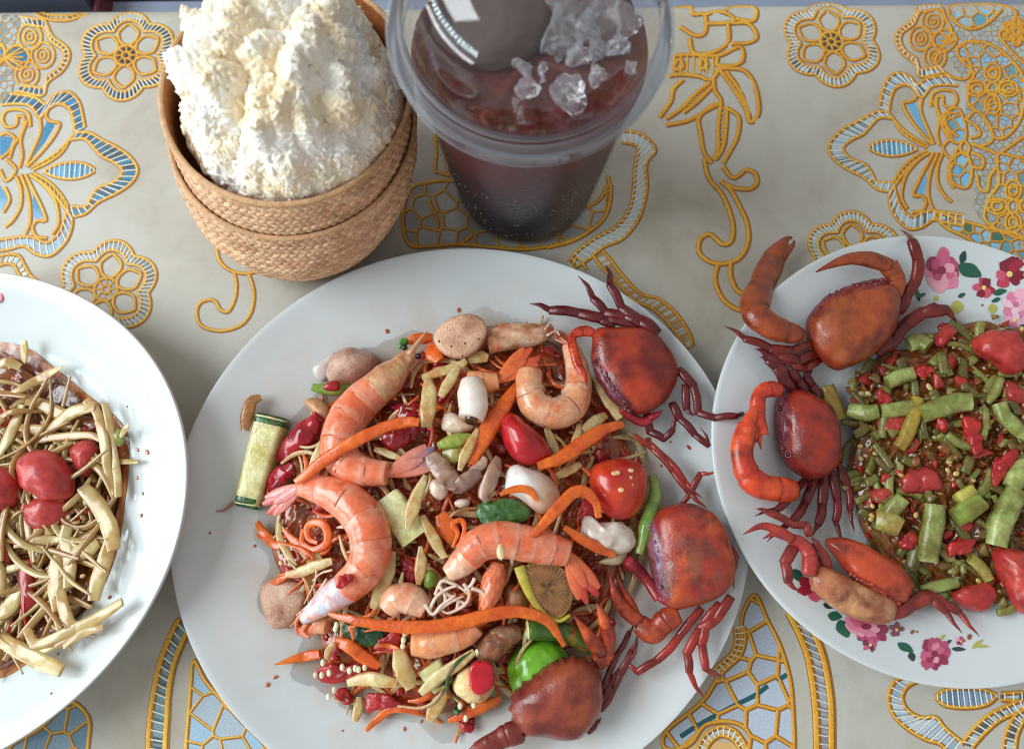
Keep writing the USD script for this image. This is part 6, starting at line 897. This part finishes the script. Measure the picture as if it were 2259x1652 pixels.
crab('deep red crab in the middle left of the flowered plate, claws to its left', 'G', [(765, 1020), (830, 1005), (920, 1035), (1020, 1105), (1085, 1240), (1095, 1420), (1035, 1530), (935, 1570), (820, 1525), (745, 1450), (705, 1310), (690, 1160), (710, 1060)], .0105, .0095, (680, 1250), base=rz,
     claws=[([(730, 1010), (650, 1000), (590, 1040), (580, 1150), (600, 1290)], (44, 50, 46, 46), [([(590, 1200), (590, 1300), (600, 1380)], 28)], (C(206, 72, 34), C(180, 50, 30))), ([(820, 1640), (700, 1630), (600, 1610), (520, 1540), (480, 1390), (520, 1230)], (66, 76, 80, 76, 66), [([(500, 1330), (530, 1200), (570, 1110), (600, 1060)], 54), ([(540, 1330), (560, 1230), (580, 1150)], 36)], (C(212, 80, 40), C(186, 52, 32)))],
     legs=[([(880, 1040), (830, 950), (790, 880), (830, 800)], (42, 40, 30)), ([(800, 1020), (740, 930), (720, 850), (640, 790), (560, 745)], (40, 42, 38, 26)), ([(960, 1060), (920, 980), (880, 920), (920, 860)], (40, 36, 26)), ([(740, 960), (690, 860), (640, 820), (590, 800)], (36, 34, 22)),
           ([(1000, 1560), (985, 1720), (960, 1850), (925, 1925)], (40, 36, 22)), ([(1050, 1530), (1080, 1690), (1070, 1830), (1130, 1990)], (36, 32, 22)), ([(940, 1570), (880, 1710), (790, 1840), (640, 1960)], (38, 34, 24)), ([(880, 1570), (780, 1680), (700, 1760), (560, 1800)], (32, 30, 20)), ([(1090, 1480), (1150, 1620), (1160, 1760), (1190, 1900)], (32, 28, 18))],
     cols=(C(168, 46, 28, 1.0), C(112, 22, 28, 1.0), C(112, 46, 66)), tilt=(.08, 0), seed=37, eyes=[(725, 1125), (775, 1410)], blot=.5)
bo = T('H', [(915, 530), (985, 500), (1110, 560), (1270, 640), (1420, 720), (1440, 815), (1390, 868), (1270, 860), (1140, 810), (1005, 715), (925, 615)], rz, .0105); bo[:, 2] = bo[:, 2].mean()
bel, _, _ = pillow(bo, .0062, .006, 10, 2.2, 60, amp=.0006, fs=200); vary(bel, C(204, 150, 104, 1.1), C(172, 96, 62, 1.05), 110, 4)
crab('upturned crab with pale underside at the front rim of the flowered plate', 'H', [(1000, 345), (1090, 318), (1190, 340), (1300, 390), (1430, 470), (1530, 570), (1550, 640), (1490, 735), (1400, 725), (1270, 660), (1160, 570), (1080, 450)], .0075, .0135, (1250, 620), base=rz,
     claws=[([(900, 560), (905, 440), (860, 360), (790, 330)], (40, 44, 36), [([(800, 330), (690, 270), (600, 250), (490, 300)], 32), ([(760, 320), (680, 300), (610, 330)], 20)], (C(176, 60, 46), C(150, 44, 44)))],
     legs=[([(930, 480), (900, 380), (830, 340), (750, 480), (770, 600), (840, 660)], (40, 36, 44, 38, 22)), ([(1010, 500), (960, 400), (920, 320)], (44, 36)), ([(1430, 800), (1540, 730), (1650, 680), (1760, 780), (1870, 925)], (40, 46, 34, 22)), ([(1440, 810), (1560, 750), (1680, 690), (1850, 790), (1980, 945)], (36, 42, 34, 22)), ([(950, 530), (910, 430), (860, 400)], (36, 30)), ([(900, 300), (880, 240), (800, 240), (640, 160), (560, 140)], (30, 28, 28, 20))],
     cols=(C(190, 72, 42, 1.15), C(150, 50, 42, 1.1), C(176, 70, 50)), seed=41, blot=.6, hb=.006, tilt=(-.1, -.15), more=[('belly_plate', bel, 'shell')])

# ------------------------------------------------------------------ left plate: papaya salad
def pool(md, fr, out, lift, c0, c1):
    o = smooth(T(fr, out, LP.z, 0)[:, :2], 120, True); c = o.mean(0); s = np.linspace(.02, 1, 24); v = np.vstack([c + (o - c) * q for q in s]); n = 120; S = np.repeat(s, n)
    z0 = .0135; z = np.maximum(LP.z(v[:, 0], v[:, 1]) + .0004, z0) ; m = M3(np.c_[v, z], np.vstack([np.vstack([np.stack([a + np.arange(n), a + n + np.arange(n), a + n + (np.arange(n) + 1) % n], 1), np.stack([a + np.arange(n), a + n + (np.arange(n) + 1) % n, a + (np.arange(n) + 1) % n], 1)]) for a in range(0, 23 * n, n)]))
    if np.cross(np.r_[m.v[m.f[5, 1]] - m.v[m.f[5, 0]]], m.v[m.f[5, 2]] - m.v[m.f[5, 0]])[2] < 0: m.f = m.f[:, ::-1]
    vary(m, c0, c1, 70, 2); m.c = mix(m.c, C(190, 120, 66), np.clip((S - .93) * 12, 0, .8)); return m
thing('brown_sauce', 'glossy brown sauce pooled around the papaya salad on the left plate', 'sauce', (pool(LM, 'P', [(-120, 770), (-20, 755), (60, 768), (125, 815), (190, 868), (250, 915), (282, 960), (284, 1040), (275, 1110), (262, 1200), (230, 1290), (190, 1345), (110, 1410), (50, 1470), (-20, 1500), (-200, 1520), (-260, 1100)], .001, C(120, 64, 44), C(94, 44, 34)), 'sauce'))
thing('papaya_salad_bed', 'tangled brown stained shreds under the papaya salad on the left plate', 'salad', (LM.mesh(C(140, 82, 46), C(104, 50, 34), .006, 150), 'sauce'), kind='stuff')
LPP = (C(214, 190, 126, 1.0), C(190, 148, 84, .95))
bits(LM, 'papaya_strand', 'sauce stained papaya strand in the salad on the left plate', 'papaya', 'loose papaya strands on the left plate', 270, lambda g, x, y: stick(LM, g, x, y, g.uniform(.020, .045), g.uniform(.0008, .0019), .0008, g.uniform(.001, .008), .9), (C(212, 182, 114, .98), C(176, 124, 66, .95)), 'wet_papaya', .84, 51)
bits(LM, 'chilli_flake', 'red chilli flake in the papaya salad on the left plate', 'chilli', 'chilli flakes on the left plate', 34, chip(LM, .0036, .003), (C(176, 36, 30), C(150, 36, 30)), 'tomato_skin', .9, 52)
bits(LM, 'chilli_seed', 'tiny cream chilli seed in the papaya salad on the left plate', 'seed', 'chilli seeds on the left plate', 34, seedm(LM, .0011, .0045), (C(240, 205, 150), C(230, 180, 120)), 'fibrous', .9, 53)
for lab, fr, o, h, lf in (('large round red tomato half in the papaya salad', 'I', [(130, 1480), (180, 1410), (280, 1385), (380, 1420), (460, 1520), (470, 1640), (400, 1700), (280, 1690), (170, 1640)], .012, .010), ('red tomato half cut by the left edge of the photo', 'I', [(-160, 1560), (-60, 1490), (40, 1490), (120, 1540), (145, 1640), (80, 1740), (-60, 1760)], .011, .009), ('lower tomato half under the large one in the papaya salad', 'J', [(130, 120), (240, 60), (380, 60), (450, 120), (400, 230), (300, 290), (190, 250)], .008, .006), ('dark red tomato piece right of the large tomato half', 'I', [(450, 1380), (540, 1320), (620, 1350), (600, 1480), (540, 1560), (470, 1480)], .006, .006), ('shaded tomato piece at the left edge of the papaya salad', 'J', [(-80, 40), (40, 0), (120, 60), (90, 150), (-20, 190)], .006, .006)):
    body('tomato_piece', lab, 'tomato', fr, o, h * .9, base=LM.z, lift=lf - .002, amp=.0012, fs=150, cols=(C(206, 78, 72, 1.1), C(184, 52, 54, 1.1)), mat='tomato_soft')
for lab, fr, o in (('red pepper skin strip below the tomatoes of the papaya salad', 'J', [(0, 280), (50, 290), (90, 420), (60, 490), (20, 450)]), ('dark red chilli skin at the left edge of the papaya salad', 'I', [(0, 1130), (60, 1120), (110, 1180), (40, 1240), (-20, 1220)]), ('bent red pepper skin under the front papaya strips', 'J', [(130, 480), (220, 470), (230, 640), (250, 720), (190, 800), (170, 900), (130, 700)])):
    body('chilli_piece', lab, 'chilli', fr, o, .003, base=LM.z, lift=.005, cols=(C(186, 48, 38, 1.1), C(160, 36, 34, 1.1)), mat='tomato_skin', n=28, rings=6)
for lab, fr, pts, hw in (('stiff papaya stick pointing up right at the top of the left salad', 'I', [(0, 1060), (130, 1000), (260, 930), (390, 860)], 40), ('papaya stick standing upright at the top of the left salad', 'I', [(150, 830), (155, 760), (155, 690)], 34), ('broad papaya stick in the brown sauce', 'I', [(170, 1070), (270, 1100), (370, 1150), (440, 1160)], 52), ('papaya strip at the left edge under the upright stick', 'I', [(-40, 870), (40, 830), (130, 860)], 40), ('long papaya strip down the right side of the left salad', 'I', [(660, 1090), (690, 1220), (715, 1400), (740, 1560), (745, 1680)], 34), ('papaya strip leaning beside the long right-hand one', 'I', [(540, 1070), (610, 1150), (650, 1300), (680, 1500), (730, 1660)], 40), ('brown stained papaya strip over the seeds of the left salad', 'I', [(110, 1380), (250, 1320), (400, 1300), (560, 1290), (640, 1320)], 32), ('papaya strip crossing above the tomatoes', 'I', [(280, 1290), (370, 1210), (470, 1140), (600, 1110)], 50), ('level papaya strip left of the seeds', 'I', [(130, 1240), (250, 1260), (340, 1250)], 44), ('papaya strip at the left edge above the tomatoes', 'I', [(-30, 1440), (40, 1330), (100, 1200), (140, 1100)], 44), ('short papaya strip near the green skin bit', 'I', [(760, 1300), (790, 1250), (810, 1220)], 24), ('wide pale papaya ribbon at the right of the left salad', 'J', [(520, 0), (620, 120), (690, 260), (720, 400)], 66), ('papaya ribbon sloping down to the sauce edge', 'J', [(700, 330), (660, 460), (620, 580), (590, 720)], 58), ('pale pointed papaya ribbon in the lower middle of the left salad', 'J', [(400, 340), (360, 480), (350, 620), (345, 790)], 60), ('pointed papaya sliver over the tomato', 'J', [(150, 110), (165, 220), (185, 340), (205, 480)], 30), ('papaya sliver across the lower tomato', 'J', [(180, 0), (270, 90), (340, 160), (360, 230)], 40), ('upright papaya ribbon in the lower middle', 'J', [(430, 250), (410, 330), (440, 480), (430, 640)], 52), ('level papaya ribbon below the tomatoes', 'J', [(90, 370), (200, 345), (330, 340), (430, 320)], 36), ('papaya strand at the left, lower half of the salad', 'J', [(-20, 560), (60, 520), (140, 500)], 28), ('papaya stick near the front sticking out to the right of the left salad', 'J', [(240, 1050), (400, 960), (580, 850), (770, 725)], 46), ('second papaya stick along the front one', 'J', [(170, 900), (230, 990), (400, 930), (560, 850), (700, 770)], 40), ('short splintered papaya end at the front rim', 'J', [(400, 1010), (480, 950), (560, 910), (650, 885)], 28), ('thick papaya stick end at the very front of the left salad', 'J', [(0, 960), (120, 1030), (250, 1100), (390, 1160)], 62), ('papaya stick at the lower left corner', 'J', [(-40, 820), (60, 760), (120, 640)], 58), ('papaya ribbon beside the bent pepper skin', 'J', [(380, 650), (400, 760), (440, 860), (500, 880)], 46), ('yellow brown papaya flake at the right of the lower salad', 'J', [(450, 420), (540, 400), (620, 350)], 62)):
    shred('papaya_strip', lab, 'papaya', fr, pts, hw * .80, th=.32, base=LM.z, lift=.0065, cols=LPP, mat='wet_papaya', roll=(.3, -.1, .2), pr=(.3, .9, 1, .25) if 'point' in lab or 'sliver' in lab else (.72, .95, 1, .7))
shred('green_skin_bit', 'small green skin bit at the right edge of the left salad', 'vegetable', 'I', [(720, 1250), (750, 1300), (750, 1360)], 34, base=LM.z, lift=.004, cols=(C(120, 130, 60), C(90, 100, 50)), mat='vegetable')
body('printed_mark', 'small pink printed mark on the rim of the left plate', 'print', 'P', [(-14, 645), (4, 642), (6, 662), (-10, 668)], .0002, .0001, base=LP.z, lift=.0003, cols=(C(225, 110, 120), C(225, 110, 120)), mat='print', amp=0, n=16, rings=3)

# drips and crumbs on the rims
def drips(md, plate, n, r0, r1, seed, name, lab, catg, group, col, mat, rr):
    g = np.random.default_rng(seed); k = 0
    while k < n:
        a = g.random() * 2 * math.pi; r = g.uniform(r0, r1) * md.w(a) * md.rx; x, y = md.c[0] + r * math.cos(a), md.c[1] + r * math.sin(a); k += 1
        if plate.rho(x, y) > .93 or not seen((x, y, plate.z(x, y))): continue
        q = g.uniform(*rr); b = ball((0, 0, 0), q, 2, (g.uniform(.8, 1.8), 1, .32)); t = g.random() * 6.28; b.v = b.v @ np.array([[math.cos(t), -math.sin(t), 0], [math.sin(t), math.cos(t), 0], [0, 0, 1]]).T + [x, y, plate.z(x, y) + q * .22]; b.col(mix(col[0], col[1], g.random())); thing(name, lab, catg, (b, mat), group)
drips(CM, CP, 26, 1.02, 1.30, 71, 'sauce_drop', 'tiny orange sauce drop on the white plate around the seafood salad', 'sauce', 'sauce drops around the seafood salad', (C(196, 110, 56, 1.1), C(170, 70, 36, 1.1)), 'sauce', (.0004, .0011))
drips(LM, LP, 22, 1.04, 1.30, 72, 'sauce_drop', 'tiny brown sauce drop on the rim of the left plate', 'sauce', 'sauce drops on the left plate', (C(170, 110, 70), C(140, 80, 50)), 'sauce', (.0004, .0010))
drips(RM, RP, 34, 1.02, 1.25, 73, 'sauce_drop', 'tiny brown sauce drop on the flowered plate', 'sauce', 'sauce drops on the flowered plate', (C(150, 96, 50), C(120, 60, 36)), 'sauce', (.0004, .0010))
